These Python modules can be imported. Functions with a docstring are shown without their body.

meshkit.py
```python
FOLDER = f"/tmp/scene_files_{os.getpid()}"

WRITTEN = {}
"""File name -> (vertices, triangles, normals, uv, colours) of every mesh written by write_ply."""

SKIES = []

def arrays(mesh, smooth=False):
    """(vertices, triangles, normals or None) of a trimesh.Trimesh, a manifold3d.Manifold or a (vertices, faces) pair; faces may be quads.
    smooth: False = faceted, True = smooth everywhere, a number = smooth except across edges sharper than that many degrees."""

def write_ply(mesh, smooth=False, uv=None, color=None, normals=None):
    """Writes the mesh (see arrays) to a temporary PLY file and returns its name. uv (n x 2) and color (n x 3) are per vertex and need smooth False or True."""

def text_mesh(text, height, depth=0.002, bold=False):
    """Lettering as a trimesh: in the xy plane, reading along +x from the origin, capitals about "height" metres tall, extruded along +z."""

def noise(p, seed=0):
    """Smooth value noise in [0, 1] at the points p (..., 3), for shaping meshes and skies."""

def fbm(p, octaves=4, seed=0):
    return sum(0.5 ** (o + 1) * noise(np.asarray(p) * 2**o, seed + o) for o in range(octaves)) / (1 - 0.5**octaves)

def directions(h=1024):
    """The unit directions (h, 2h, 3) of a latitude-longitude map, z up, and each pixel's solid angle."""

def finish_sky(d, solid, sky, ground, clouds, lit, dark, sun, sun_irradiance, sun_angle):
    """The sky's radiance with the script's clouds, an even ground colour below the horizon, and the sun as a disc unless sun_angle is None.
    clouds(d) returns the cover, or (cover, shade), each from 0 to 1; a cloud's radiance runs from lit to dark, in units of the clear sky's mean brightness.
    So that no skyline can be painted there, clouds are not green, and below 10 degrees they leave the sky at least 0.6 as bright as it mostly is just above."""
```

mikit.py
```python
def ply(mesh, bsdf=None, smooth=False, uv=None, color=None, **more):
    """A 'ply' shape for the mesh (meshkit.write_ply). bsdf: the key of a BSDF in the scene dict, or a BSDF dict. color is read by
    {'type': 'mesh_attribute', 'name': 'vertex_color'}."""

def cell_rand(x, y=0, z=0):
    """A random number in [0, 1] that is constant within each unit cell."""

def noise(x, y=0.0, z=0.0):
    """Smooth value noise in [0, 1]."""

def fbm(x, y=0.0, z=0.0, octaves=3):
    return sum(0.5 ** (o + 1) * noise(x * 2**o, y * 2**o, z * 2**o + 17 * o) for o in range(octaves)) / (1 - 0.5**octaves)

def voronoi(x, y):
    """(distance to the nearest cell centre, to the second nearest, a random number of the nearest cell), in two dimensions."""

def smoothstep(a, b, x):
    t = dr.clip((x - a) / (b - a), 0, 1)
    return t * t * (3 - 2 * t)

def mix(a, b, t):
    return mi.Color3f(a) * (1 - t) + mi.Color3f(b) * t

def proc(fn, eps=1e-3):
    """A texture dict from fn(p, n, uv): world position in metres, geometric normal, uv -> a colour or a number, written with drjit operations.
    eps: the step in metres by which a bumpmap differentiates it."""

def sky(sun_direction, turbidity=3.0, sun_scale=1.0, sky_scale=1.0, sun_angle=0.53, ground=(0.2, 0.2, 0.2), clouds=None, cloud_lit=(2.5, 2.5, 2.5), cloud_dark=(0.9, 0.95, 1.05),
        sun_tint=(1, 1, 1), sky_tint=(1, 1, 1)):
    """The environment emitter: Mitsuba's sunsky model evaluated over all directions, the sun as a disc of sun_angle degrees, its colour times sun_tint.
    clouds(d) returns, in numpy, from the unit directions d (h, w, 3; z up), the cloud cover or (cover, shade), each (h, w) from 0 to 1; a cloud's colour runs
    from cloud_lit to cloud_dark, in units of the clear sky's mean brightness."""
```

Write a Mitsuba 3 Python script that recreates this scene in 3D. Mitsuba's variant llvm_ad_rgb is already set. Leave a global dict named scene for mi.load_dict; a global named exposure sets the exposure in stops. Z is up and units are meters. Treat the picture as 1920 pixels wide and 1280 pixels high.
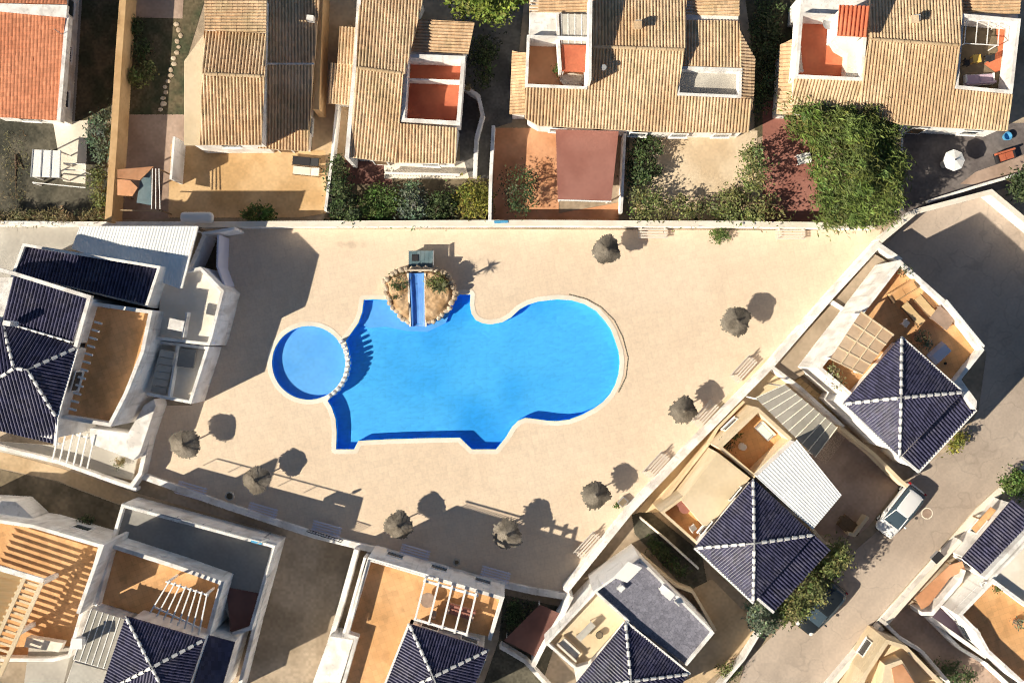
import math, random
import numpy as np, trimesh, manifold3d as m3, drjit as dr, mitsuba as mi, mikit, meshkit
from mikit import proc, noise, fbm, voronoi, cell_rand, smoothstep, mix
from shapely.geometry import Polygon, LineString, Point, MultiPolygon
from shapely.geometry.polygon import orient
from shapely.ops import unary_union

# ------------------------------------------------------------------ camera, sky, exposure
H, S = 92.0, 24.0                      # camera height over the pool deck; pixels of a 1920 wide picture per metre at deck level
T = mi.ScalarTransform4f
scene, labels = {}, {}
scene['camera'] = {'type': 'perspective', 'fov': 2 * math.degrees(math.atan(960 / S / H)), 'fov_axis': 'x', 'near_clip': 0.5, 'far_clip': 3000.0,
                   'to_world': T().look_at(origin=[0, 0, H], target=[0, 0, 0], up=[0, 1, 0])}
scene['sky_light'] = mikit.sky((-1.19, -0.585, 1.0), turbidity=3, sun_scale=1.0, sky_scale=0.41, sun_tint=(0.99, 1.10, 1.24), sky_tint=(0.98, 0.99, 0.96))
exposure = 2.14
rng = np.random.default_rng(7)
random.seed(7)


# ------------------------------------------------------------------ helpers
def W(px, py, z=0.0):
    """the place in metres of something seen at this pixel when it stands z metres over the deck"""
    f = (H - z) / H / S
    return np.array([(px - 960) * f, (640 - py) * f])


def WP(pts, z):
    return [tuple(W(x, y, z)) for x, y in pts]


def PG(pts, z):
    return Polygon(WP(pts, z)).buffer(0)


def fresh(name, parent=None):
    base = f'{parent}__{name}' if parent else name
    k, i = base, 0
    while k in scene or k in labels or any_child(k):
        i += 1
        k = f'{base}_{i:03d}'
    used.add(k)
    return k


used = set()
any_child = lambda k: k in used


def add(name, mesh, mat, parent=None, label=None, cat=None, group=None, kind=None, smooth=False, color=None, to_world=None):
    k = fresh(name, parent)
    d = mesh if isinstance(mesh, dict) else mikit.ply(mesh, mat, smooth=smooth, color=color)
    if to_world is not None:
        d = {**d, 'to_world': to_world}
    scene[k] = d
    e = {a: b for a, b in (('label', label), ('category', cat), ('group', group), ('kind', kind)) if b}
    if e:
        labels[k] = e
    return k


def thing(name, label, cat, group=None):
    k = fresh(name)
    labels[k] = {'label': label, 'category': cat}
    if group:
        labels[k]['group'] = group
    return k


def prism(poly, z0, z1):
    polys = list(poly.geoms) if hasattr(poly, 'geoms') else [poly]
    rings = []
    for p in polys:
        if p.is_empty or p.geom_type != 'Polygon':
            continue
        p = orient(p)
        rings += [np.array(p.exterior.coords)[:-1]] + [np.array(r.coords)[:-1] for r in p.interiors]
    return m3.Manifold.extrude(m3.CrossSection(rings, m3.FillRule.EvenOdd), z1 - z0).translate((0, 0, z0))


def slab(pts, z1, z0):                # polygon traced at its top
    return prism(PG(pts, z1), z0, z1)


def line_wall(pts, z1, th, z0=0.0, closed=False):
    q = WP(pts, z1)
    if closed:
        q.append(q[0])
    return prism(LineString(q).buffer(th / 2, cap_style=2, join_style=2), z0, z1)


def box(c, size, rot=0.0):
    m = m3.Manifold.cube(tuple(size), True).rotate((0, 0, math.degrees(rot))).translate(tuple(c))
    return m


def cyl(p, r, z0, z1, r2=None, n=16):
    return m3.Manifold.cylinder(z1 - z0, r, r if r2 is None else r2, n).translate((p[0], p[1], z0))


def bar(a, b, w, h):                  # a beam from a to b (3d), w wide and h high
    a, b = np.asarray(a, float), np.asarray(b, float)
    d = b - a
    L = np.linalg.norm(d)
    x = d / L
    y = np.cross([0, 0, 1], x) if abs(x[2]) < .95 else np.array([0, 1.0, 0])
    y /= np.linalg.norm(y)
    z = np.cross(x, y)
    M = np.column_stack([x, y, z, (a + b) / 2])
    return m3.Manifold.cube((L, w, h), True).transform(M)


def join(ms):
    return m3.Manifold.compose(ms) if len(ms) > 1 else ms[0]


def mott(a, b, s=0.5, fine=6.0, amt=0.10, z=1.0):
    a, b = list(a), list(b)

    def fn(p, n, uv):
        t = smoothstep(0.28, 0.72, fbm(p.x * s, p.y * s, p.z * s * z, 4))
        return mix(a, b, t) * (1 - amt + 2 * amt * noise(p.x * fine, p.y * fine, p.z * fine))
    return proc(fn)


def mat(name, color, rough=0.8, spec=0.3, **kw):
    c = color if isinstance(color, dict) else {'type': 'rgb', 'value': list(color)}
    scene[name] = {'type': 'twosided', 'b': {'type': 'principled', 'base_color': c, 'roughness': rough, 'specular': spec, **kw}}


# ------------------------------------------------------------------ materials
def deck_fn(p, n, uv):
    t = fbm(p.x * 0.22, p.y * 0.22, 3.0, 4)
    c = mix([0.725, 0.582, 0.447], [0.755, 0.616, 0.482], smoothstep(0.3, 0.7, t))
    x, y = p.x * 0.98 + p.y * 0.2, p.y * 0.98 - p.x * 0.2
    tile = cell_rand(x * 2.0, y * 2.0)
    c = c * (0.965 + 0.06 * tile)
    fx, fy = x * 2.0 - dr.floor(x * 2.0), y * 2.0 - dr.floor(y * 2.0)
    joint = dr.maximum(smoothstep(0.05, 0.0, dr.minimum(fx, 1 - fx)), smoothstep(0.05, 0.0, dr.minimum(fy, 1 - fy)))
    c = c * (1 - 0.07 * joint)
    stain = smoothstep(0.62, 0.8, fbm(p.x * 0.55 + 7, p.y * 0.55, 1.0, 3))
    sx_, sy_ = p.x + 12.7, p.y - 7.6
    spot = smoothstep(1.2, .2, dr.sqrt(dr.square(sx_ * .8 + sy_ * .3) + dr.square(sy_ * 2.2)) + 1.1 * (fbm(p.x * 2.0, p.y * 2.0, 2.0, 3) - .4))
    worn = smoothstep(.56, .74, fbm(p.x * 1.7 + 3, p.y * 1.7, 6.0, 4))
    return c * (1 - 0.04 * stain - 0.22 * spot - 0.035 * worn) * (0.95 + 0.10 * noise(p.x * 9, p.y * 9))


def wall_fn(p, n, uv):
    t = fbm(p.x * 1.3, p.y * 1.3, p.z * 0.35, 3)
    c = mix([0.66, 0.625, 0.60], [0.86, 0.845, 0.83], smoothstep(0.28, 0.6, t))
    streak = smoothstep(.58, .8, fbm(p.x * 4.5, p.y * 4.5, p.z * .25, 3))
    blot = smoothstep(.6, .8, fbm(p.x * .9 + 3, p.y * .9, p.z * .9, 4))
    return c * (1 - .20 * streak) * (1 - .16 * blot) * (0.94 + 0.10 * noise(p.x * 7, p.y * 7, p.z * 5))


def pool_fn(p, n, uv):
    t = fbm(p.x * 0.16 + 3, p.y * 0.16, 0.0, 3)
    c = mix([0.020, 0.33, 0.82], [0.065, 0.45, 0.93], smoothstep(0.3, 0.7, t))
    wx = p.x + 0.9 * fbm(p.x * 1.3, p.y * 1.3, 4.0, 2)
    wy = p.y + 0.9 * fbm(p.x * 1.3 + 9, p.y * 1.3, 7.0, 2)
    r1 = fbm((wx + 0.4 * wy) * 3.4, (wy - 0.3 * wx) * 5.2, 1.0, 3)
    rip = fbm((p.x + .35 * p.y) * 2.6 + 2 * r1, (p.y - .2 * p.x) * 7.5, 3.0, 3)
    fx, fy = p.x * 1.0 - dr.floor(p.x), p.y * 1.0 - dr.floor(p.y)
    lane = dr.maximum(smoothstep(.035, .0, dr.minimum(fx, 1 - fx)), smoothstep(.035, .0, dr.minimum(fy, 1 - fy)))
    return c * (0.84 + 0.20 * r1 + 0.20 * rip) * (1 - .05 * lane)  # ripples and caustic-like light painted into the basin colour


def tan_tile_fn(p, n, uv):
    t = fbm(p.x * 0.35, p.y * 0.35, 2.0, 4)
    c = mix([0.57, 0.40, 0.25], [0.69, 0.525, 0.36], smoothstep(0.3, 0.7, t))
    c = c * (.84 + .32 * fbm(p.x * 3.2, p.y * .35, 7.0, 3))
    li = smoothstep(0.52, 0.75, fbm(p.x * 0.9 + 11, p.y * 0.9, 5.0, 4))
    c = mix(c, [0.47, 0.38, 0.23], li * 0.45)
    return c * (0.86 + 0.28 * cell_rand(p.x * 4.0, p.y * 2.8))


def navy_fn(p, n, uv):
    t = fbm(p.x * 0.5, p.y * 0.5, 2.0, 3)
    c = mix([0.043, 0.042, 0.088], [0.078, 0.076, 0.142], t)
    dust = smoothstep(.5, .75, fbm(p.x * 1.1 + 4, p.y * 1.1, 2.0, 4))
    return mix(c, [.15, .14, .17], dust * .28) * (0.72 + 0.56 * cell_rand(p.x * 4.0, p.y * 3.0))


def red_tile_fn(p, n, uv):
    x, y = p.x + p.y * 0.06, p.y - p.x * 0.06
    c = mix([0.52, 0.19, 0.10], [0.63, 0.27, 0.155], fbm(p.x * 0.4, p.y * 0.4, 1.0, 4))
    g = dr.maximum(smoothstep(.1, .0, dr.abs(x * 3.2 - dr.round(x * 3.2))), smoothstep(.1, .0, dr.abs(y * 3.2 - dr.round(y * 3.2))))
    c = c * (1 - .22 * g)
    return c * (0.85 + 0.3 * cell_rand(x * 3.2, y * 3.2))


def slate_fn(p, n, uv):
    d1, d2, r = voronoi(p.x * 4.2, p.y * 4.2)
    c = mix([0.17, 0.17, 0.215], [0.24, 0.24, 0.30], r)
    return c * (1 - 0.35 * smoothstep(0.12, 0.03, d2 - d1)) * (0.85 + 0.3 * noise(p.x * 8, p.y * 8))


def road_fn(p, n, uv):
    c = mix([0.41, 0.335, 0.28], [0.50, 0.415, 0.35], smoothstep(.3, .7, fbm(p.x * 0.2, p.y * 0.2, 1.0, 4)))
    along = p.x * .64 + p.y * .77
    across = p.x * .77 - p.y * .64
    track = fbm(across * 1.1, along * .06, 2.0, 3)
    patch = smoothstep(.60, .64, fbm(p.x * .35 + 5, p.y * .35, 9.0, 2))
    crack = smoothstep(.03, .0, dr.abs(fbm(p.x * .5, p.y * .5, 3.0, 3) - .5))
    return c * (.90 + .2 * track) * (1 - .08 * patch) * (1 - .12 * crack) * (.94 + .12 * noise(p.x * 8, p.y * 8))


def clay_fn(p, n, uv):
    c = mix([0.62, 0.345, 0.155], [0.73, 0.43, 0.215], smoothstep(.28, .72, fbm(p.x * .6, p.y * .6, 1.0, 4)))
    x, y = (p.x * .94 + p.y * .33) * 2.4, (p.y * .94 - p.x * .33) * 2.4
    fx, fy = x - dr.floor(x), y - dr.floor(y)
    g = dr.maximum(smoothstep(.07, .0, dr.minimum(fx, 1 - fx)), smoothstep(.07, .0, dr.minimum(fy, 1 - fy)))
    dirt = smoothstep(.55, .75, fbm(p.x * 1.6, p.y * 1.6, 4.0, 3))
    return c * (.94 + .12 * cell_rand(x, y)) * (1 - .12 * g) * (1 - .14 * dirt)


def planks_fn(p, n, uv):
    return mix([0.55, 0.38, 0.19], [0.68, 0.50, 0.29], fbm(p.x * 0.8, p.y * 8.0, 1.0, 3))


mat('m_deck', proc(deck_fn), 0.85)
mat('m_wall', proc(wall_fn), 0.8)
mat('m_pool', proc(pool_fn), 0.6)
mat('m_wading', mott((0.10, 0.40, 0.88), (0.13, 0.45, 0.92), 0.5, 5, 0.06), 0.6)
mat('m_slide', mott((0.085, 0.24, 0.64), (0.13, 0.32, 0.74), 1.5, 6, 0.06), 0.35, 0.5)
mat('m_tan', proc(tan_tile_fn), 0.85)
mat('m_navy', proc(navy_fn), 0.42, 0.5)
mat('m_red', proc(red_tile_fn), 0.8)
mat('m_slate', proc(slate_fn), 0.7)
mat('m_planks', proc(planks_fn), 0.8)
mat('m_clay', proc(clay_fn), 0.8)
mat('m_redfloor', mott((0.40, 0.10, 0.055), (0.50, 0.15, 0.08), 0.8, 8, 0.08), 0.7)
mat('m_sand', mott((0.52, 0.335, 0.165), (0.66, 0.46, 0.26), 0.45, 7, 0.09), 0.9)
mat('m_palesand', mott((0.58, 0.45, 0.31), (0.70, 0.57, 0.42), 0.45, 7, 0.08), 0.9)
mat('m_brick', mott((0.55, 0.15, 0.075), (0.64, 0.21, 0.11), 0.8, 7, 0.07), 0.75)
mat('m_dirt', mott((0.30, 0.235, 0.17), (0.46, 0.37, 0.28), 0.35, 5, 0.14), 0.95)
mat('m_earth', mott((0.13, 0.105, 0.07), (0.24, 0.19, 0.13), 0.6, 5, 0.2), 0.95)
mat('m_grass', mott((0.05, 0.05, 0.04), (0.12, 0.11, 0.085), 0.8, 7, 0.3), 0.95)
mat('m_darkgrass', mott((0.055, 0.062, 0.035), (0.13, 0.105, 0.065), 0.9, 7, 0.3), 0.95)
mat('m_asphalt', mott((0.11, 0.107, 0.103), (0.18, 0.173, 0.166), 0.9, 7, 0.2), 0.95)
mat('m_shadepave', mott((0.13, 0.112, 0.112), (0.19, 0.168, 0.165), 0.8, 7, 0.15), 0.95)  # garden paving with shade painted into its colour
mat('m_road', proc(road_fn), 0.9)
mat('m_concrete', mott((0.40, 0.375, 0.34), (0.52, 0.495, 0.45), 0.5, 6, 0.09), 0.9)
mat('m_path', mott((0.46, 0.33, 0.20), (0.58, 0.44, 0.29), 0.5, 6, 0.10), 0.9)
mat('m_pave', mott((0.33, 0.235, 0.185), (0.43, 0.32, 0.26), 0.6, 6, 0.10), 0.9)
mat('m_greydeck', mott((0.27, 0.26, 0.25), (0.34, 0.33, 0.31), 0.5, 7, 0.08), 0.9)
mat('m_cream', mott((0.64, 0.51, 0.34), (0.74, 0.61, 0.44), 0.5, 6, 0.05), 0.85)
mat('m_ochre', mott((0.50, 0.315, 0.155), (0.62, 0.42, 0.23), 0.7, 6, 0.10, 0.3), 0.9)
mat('m_sheet', mott((0.76, 0.78, 0.80), (0.86, 0.88, 0.89), 0.5, 5, 0.04), 0.45, 0.5)
mat('m_polycarb', mott((0.24, 0.23, 0.20), (0.33, 0.31, 0.28), 0.6, 5, 0.08), 0.4, 0.5)
mat('m_polytan', mott((0.52, 0.37, 0.25), (0.60, 0.45, 0.32), 0.6, 5, 0.06), 0.45, 0.5)
mat('m_maroon', mott((0.30, 0.125, 0.10), (0.36, 0.165, 0.135), 0.6, 6, 0.07), 0.85)
mat('m_darkred', mott((0.15, 0.07, 0.06), (0.20, 0.10, 0.085), 0.6, 6, 0.07), 0.85)
mat('m_thatch', mott((0.105, 0.09, 0.073), (0.225, 0.197, 0.163), 1.5, 14, 0.3), 0.95)
mat('m_thatch_pale', mott((0.14, 0.12, 0.098), (0.28, 0.245, 0.205), 1.5, 14, 0.3), 0.95)
mat('m_rock', mott((0.42, 0.33, 0.24), (0.62, 0.53, 0.42), 1.2, 6, 0.2), 0.9)
mat('m_soil', mott((0.33, 0.20, 0.10), (0.60, 0.42, 0.26), 1.3, 8, 0.2), 0.95)
mat('m_hut', mott((0.10, 0.165, 0.20), (0.16, 0.22, 0.25), 1.0, 6, 0.12), 0.7)
mat('m_wood', mott((0.15, 0.095, 0.055), (0.24, 0.16, 0.10), 1.0, 9, 0.15), 0.85)
mat('m_bark', (0.12, 0.085, 0.06), 0.95)
mat('m_paint', (0.84, 0.83, 0.82), 0.5)
mat('m_lilac', (0.62, 0.63, 0.76), 0.7)
mat('m_benchwhite', (0.64, 0.585, 0.53), 0.6)
mat('m_dark', (0.03, 0.03, 0.035), 0.6)
mat('m_steel', (0.34, 0.35, 0.37), 0.4)
mat('m_blue', (0.10, 0.36, 0.62), 0.5)
mat('m_mauve', (0.52, 0.40, 0.50), 0.7)
mat('m_yellow', (0.75, 0.50, 0.12), 0.6)
mat('m_orange', mott((0.54, 0.26, 0.135), (0.66, 0.35, 0.20), 0.8, 6, 0.07), 0.75)
mat('m_rubber', (0.02, 0.02, 0.02), 0.8)
mat('m_pane', (0.03, 0.04, 0.05), 0.08, 0.6)
mat('m_carwhite', (0.70, 0.70, 0.72), 0.22, 0.5, clearcoat=0.8, clearcoat_gloss=0.95)
mat('m_cardark', (0.012, 0.016, 0.02), 0.25, 0.5, clearcoat=0.8, clearcoat_gloss=0.95)
mat('m_carglass', (0.05, 0.075, 0.10), 0.10, 0.8)
mat('m_lamp', (0.75, 0.75, 0.72), 0.15, 0.6)
mat('m_taillamp', (0.45, 0.02, 0.02), 0.2, 0.6)
scene['m_water'] = {'type': 'thindielectric', 'int_ior': 1.33, 'ext_ior': 1.0}
scene['m_leaf'] = {'type': 'twosided', 'b': {'type': 'principled', 'base_color': {'type': 'mesh_attribute', 'name': 'vertex_color'}, 'roughness': 0.6, 'specular': 0.35}}


# ------------------------------------------------------------------ builders
def tile_roof(root, pts, mat_, name='roof_tiles', pitch=0.24, course=0.38, amp=0.11, thick=0.10, label=None, down=None):
    """pts: (px, py, z) corners of one plane; rows of barrel tiles that run down the slope, in overlapping courses"""
    q = np.array([[*W(x, y, z), z] for x, y, z in pts])
    c = q.mean(0)
    A = np.column_stack([q[:, :2] - c[:2], np.ones(len(q))])
    g = np.linalg.lstsq(A, q[:, 2] - c[2], rcond=None)[0][:2]
    gl = np.linalg.norm(g)
    if down is not None:
        dvec = np.array(down, float)
        dvec /= np.linalg.norm(dvec)
    else:
        dvec = -g / gl
    uvec = np.array([-dvec[1], dvec[0]])
    rel = q[:, :2] - c[:2]
    u, v = rel @ uvec, rel @ dvec
    nr = int(math.ceil((u.max() - u.min()) / pitch)) + 2
    nc = int(math.ceil((v.max() - v.min()) / course)) + 2
    u0, v0 = u.min() - pitch * (0.5 + rng.random() * .5), v.min() - course * rng.random()
    K = 6
    us = u0 + np.arange(nr * K + 1) * pitch / K
    tt = (np.arange(nr * K + 1) % K) / K * 2 - 1            # -1..1 in a row
    prof = np.where(np.abs(tt) < 0.68, np.sqrt(np.maximum(0, 0.68 ** 2 - tt ** 2)) / 0.68, -0.35) * amp
    row = np.arange(nr * K + 1) // K
    vs, lift, crs = [], [], []
    for i in range(nc):
        vs += [v0 + i * course, v0 + (i + 1) * course - 0.004]
        lift += [0.0, 0.018]
        crs += [i, i]
    vs, lift, crs = np.array(vs), np.array(lift), np.array(crs)
    jit = rng.normal(0, 0.007, (nc, nr + 1))
    hh = prof[None, :] + lift[:, None] + jit[crs][:, np.minimum(row, nr)]
    sag = 0.02 * np.sin(us * 0.9 + 1.0)[None, :] * np.sin(vs * 0.7)[:, None]
    U, V = np.meshgrid(us, vs)
    XY = c[:2] + U[..., None] * uvec + V[..., None] * dvec
    plane = c[2] + (XY - c[:2]) @ g
    top = np.dstack([XY, plane + hh + sag]).reshape(-1, 3)
    n_v, n_u = U.shape
    idx = np.arange(n_u * n_v).reshape(n_v, n_u)
    a, b, cc, d = idx[:-1, :-1].ravel(), idx[:-1, 1:].ravel(), idx[1:, 1:].ravel(), idx[1:, :-1].ravel()
    f = np.vstack([np.column_stack([a, b, cc]), np.column_stack([a, cc, d])])
    # flat underside: only the rim and two big faces
    rim = np.concatenate([idx[0, :], idx[1:, -1], idx[-1, -2::-1], idx[-2:0:-1, 0]])
    N = len(top)
    low = top[rim].copy()
    low[:, 2] = (c[2] + (low[:, :2] - c[:2]) @ g) - thick
    cen = np.array([[*c[:2], c[2] - thick]])
    nb = len(rim)
    i0 = np.arange(nb)
    i1 = (i0 + 1) % nb
    side = np.vstack([np.column_stack([rim[i0], N + i0, N + i1]), np.column_stack([rim[i0], N + i1, rim[i1]])])
    bot = np.column_stack([np.full(nb, N + nb), N + i1, N + i0])
    verts = np.vstack([top, low, cen])
    faces = np.vstack([f, side, bot])
    if np.cross(XY[0, 1] - XY[0, 0], XY[1, 0] - XY[0, 0]) < 0:
        faces = faces[:, ::-1]
    solid = m3.Manifold(m3.Mesh(vert_properties=verts.astype(np.float32), tri_verts=faces.astype(np.uint32)))
    poly = Polygon(q[:, :2]).buffer(0)
    out = solid ^ prism(poly, -2, 30)
    if out.is_empty():
        out = prism(poly, c[2] - thick, c[2])
    return add(name, out, mat_, root, label=label, kind='stuff')


def ridge(root, a, b, piece=0.40, step=0.62, r=0.115, matr='m_paint', name='ridge_tile', mortar='m_steel'):
    """a row of single ridge tiles from a to b (px, py, z), on a strip of mortar"""
    A, B = np.array([*W(*a), a[2]]), np.array([*W(*b), b[2]])
    d = B - A
    L = np.linalg.norm(d)
    x = d / L
    add('ridge_mortar', bar(A + [0, 0, .05], B + [0, 0, .05], 0.10, 0.13), mortar, root)
    y = np.cross([0, 0, 1], x)
    y /= np.linalg.norm(y)
    z = np.cross(x, y)
    for i in range(int(L / step)):
        s = 0.25 + i * step + rng.normal(0, 0.02)
        if s + piece > L:
            break
        if 'cap' not in protos or True:
            key = (round(r, 3), matr)
            if key not in protos:
                n = 8
                an = np.linspace(0, math.pi, n)
                sec = [(math.cos(t) * r, math.sin(t) * r * 0.9) for t in an]
                inn = [(math.cos(t) * r * .8, math.sin(t) * r * .7) for t in an[::-1]]
                cs = m3.CrossSection([np.array(sec + inn)], m3.FillRule.EvenOdd)
                mm = m3.Manifold.extrude(cs, piece, scale_top=(1.12, 1.12))
                protos[key] = mikit.ply(mm, matr)
        yaw = rng.normal(0, 0.02)
        P = A + x * s + z * 0.07
        yy = y * math.cos(yaw) + x * math.sin(yaw)
        xx = np.cross(yy, z)
        M = np.eye(4)
        M[:3, 0], M[:3, 1], M[:3, 2], M[:3, 3] = yy, z, xx, P
        add(name, {**protos[key], 'to_world': T(M.tolist())}, None, root)


protos = {}


def hip_roof(root, corners, apex, ze, za, matr='m_navy', ridges=(0, 1, 2, 3), apex2=None, trim=(), **kw):
    n = len(corners)
    tops = [apex] * n if apex2 is None else apex2
    for i in range(n):
        a, b = corners[i], corners[(i + 1) % n]
        ta, tb = tops[i], tops[(i + 1) % n]
        pts = [(*a, ze), (*b, ze), (*tb, za)] + ([(*ta, za)] if ta != tb else [])
        tile_roof(root, pts, matr, **{'pitch': .21, 'amp': .085, **kw})
    for i in ridges:
        ridge(root, (*corners[i], ze), (*tops[i], za))
    for i in trim:
        a, b = corners[i], corners[(i + 1) % n]
        add('gutter', bar([*W(*a, ze), ze], [*W(*b, ze), ze], 0.16, 0.14), 'm_paint', root)


def volume(root, pts, z1, z0=-0.3, matr='m_wall', name='wall', inset=0.0):
    p = PG(pts, z1)
    if inset:
        p = p.buffer(-inset, join_style=2)
    add(name, prism(p, z0, z1), matr, root)
    return p


def terrace(root, pts, zf, hp=1.0, th=0.25, open_=(), floor='m_clay', z0=-0.3, wall='m_wall', coping=None, low={}):
    """a roof terrace: walls up to the parapet's top (traced there), a floor inside"""
    q = WP(pts, zf + hp)
    poly = Polygon(q).buffer(0)
    n = len(q)
    rings = []
    for i in range(n):
        if i in open_:
            continue
        rings.append(LineString([q[i], q[(i + 1) % n]]).buffer(th, cap_style=3).intersection(poly))
    ring = unary_union(rings)
    inner = poly.difference(ring.buffer(0.001)).buffer(-0.002)
    add('parapet', prism(ring, zf + 0.02, zf + hp), wall, root)
    add('wall', prism(poly.buffer(-0.004), z0, zf - 0.06), wall, root)
    add('floor', prism(inner, zf - 0.06, zf), floor, root)
    if coping:
        add('coping', prism(ring.buffer(0.03, join_style=2), zf + hp + 0.002, zf + hp + 0.05), coping, root)
    return poly


def windows(root, pts, z, edges, zc, w=1.2, h=1.2, door=()):
    """windows on the outer faces of a wall polygon traced at z"""
    q = orient(PG(pts, z)).exterior.coords
    P = [np.array(WP([p], z)[0]) for p in pts]
    ccw = Polygon(P).exterior.is_ccw
    for e in edges:
        a, b = P[e], P[(e + 1) % len(P)]
        d = b - a
        L = np.linalg.norm(d)
        d /= L
        nrm = np.array([d[1], -d[0]]) * (1 if ccw else -1)
        n = max(1, int(L / 3.0))
        for i in range(n):
            c = a + d * L * (i + 0.5) / n
            isd = e in door and i == n // 2
            hh, ww = (2.1, 1.0) if isd else (h, w)
            zz = zc - h / 2 - 0.9 + 1.05 if isd else zc
            ang = math.atan2(d[1], d[0])
            cf = [*(c + nrm * 0.03), zz]
            frame = box(cf, (ww + .16, .08, hh + .16), ang) - box(cf, (ww, .3, hh), ang)
            f = add('door' if isd else 'window', frame, 'm_paint', root)
            add('leaf' if isd else 'pane', box([*(c + nrm * 0.02), zz], (ww - .004, .03, hh - .004), ang), 'm_wood' if isd else 'm_pane', f)
            if not isd:
                add('sill', box([*(c + nrm * 0.07), zz - hh / 2 - .115], (ww + .3, .16, .06), ang), 'm_paint', root)


def pergola(root, beams, z, w=0.10, h=0.16, matr='m_paint', posts=(), zpost=0.0, rails=()):
    for a, b in beams:
        add('beam', bar([*W(*a, z), z - h / 2], [*W(*b, z), z - h / 2], w, h), matr, root)
    for a, b in rails:
        add('rail', bar([*W(*a, z - h), z - h * 1.5 - .003], [*W(*b, z - h), z - h * 1.5 - .003], w * 1.2, h), matr, root)
    for p in posts:
        c = W(*p, z)
        add('post', box([*c, (z - h * 2 - .006 + zpost) / 2], (.14, .14, z - h * 2 - .006 - zpost)), matr, root)


def lerp2(a, b, t):
    return (a[0] + (b[0] - a[0]) * t, a[1] + (b[1] - a[1]) * t)


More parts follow.
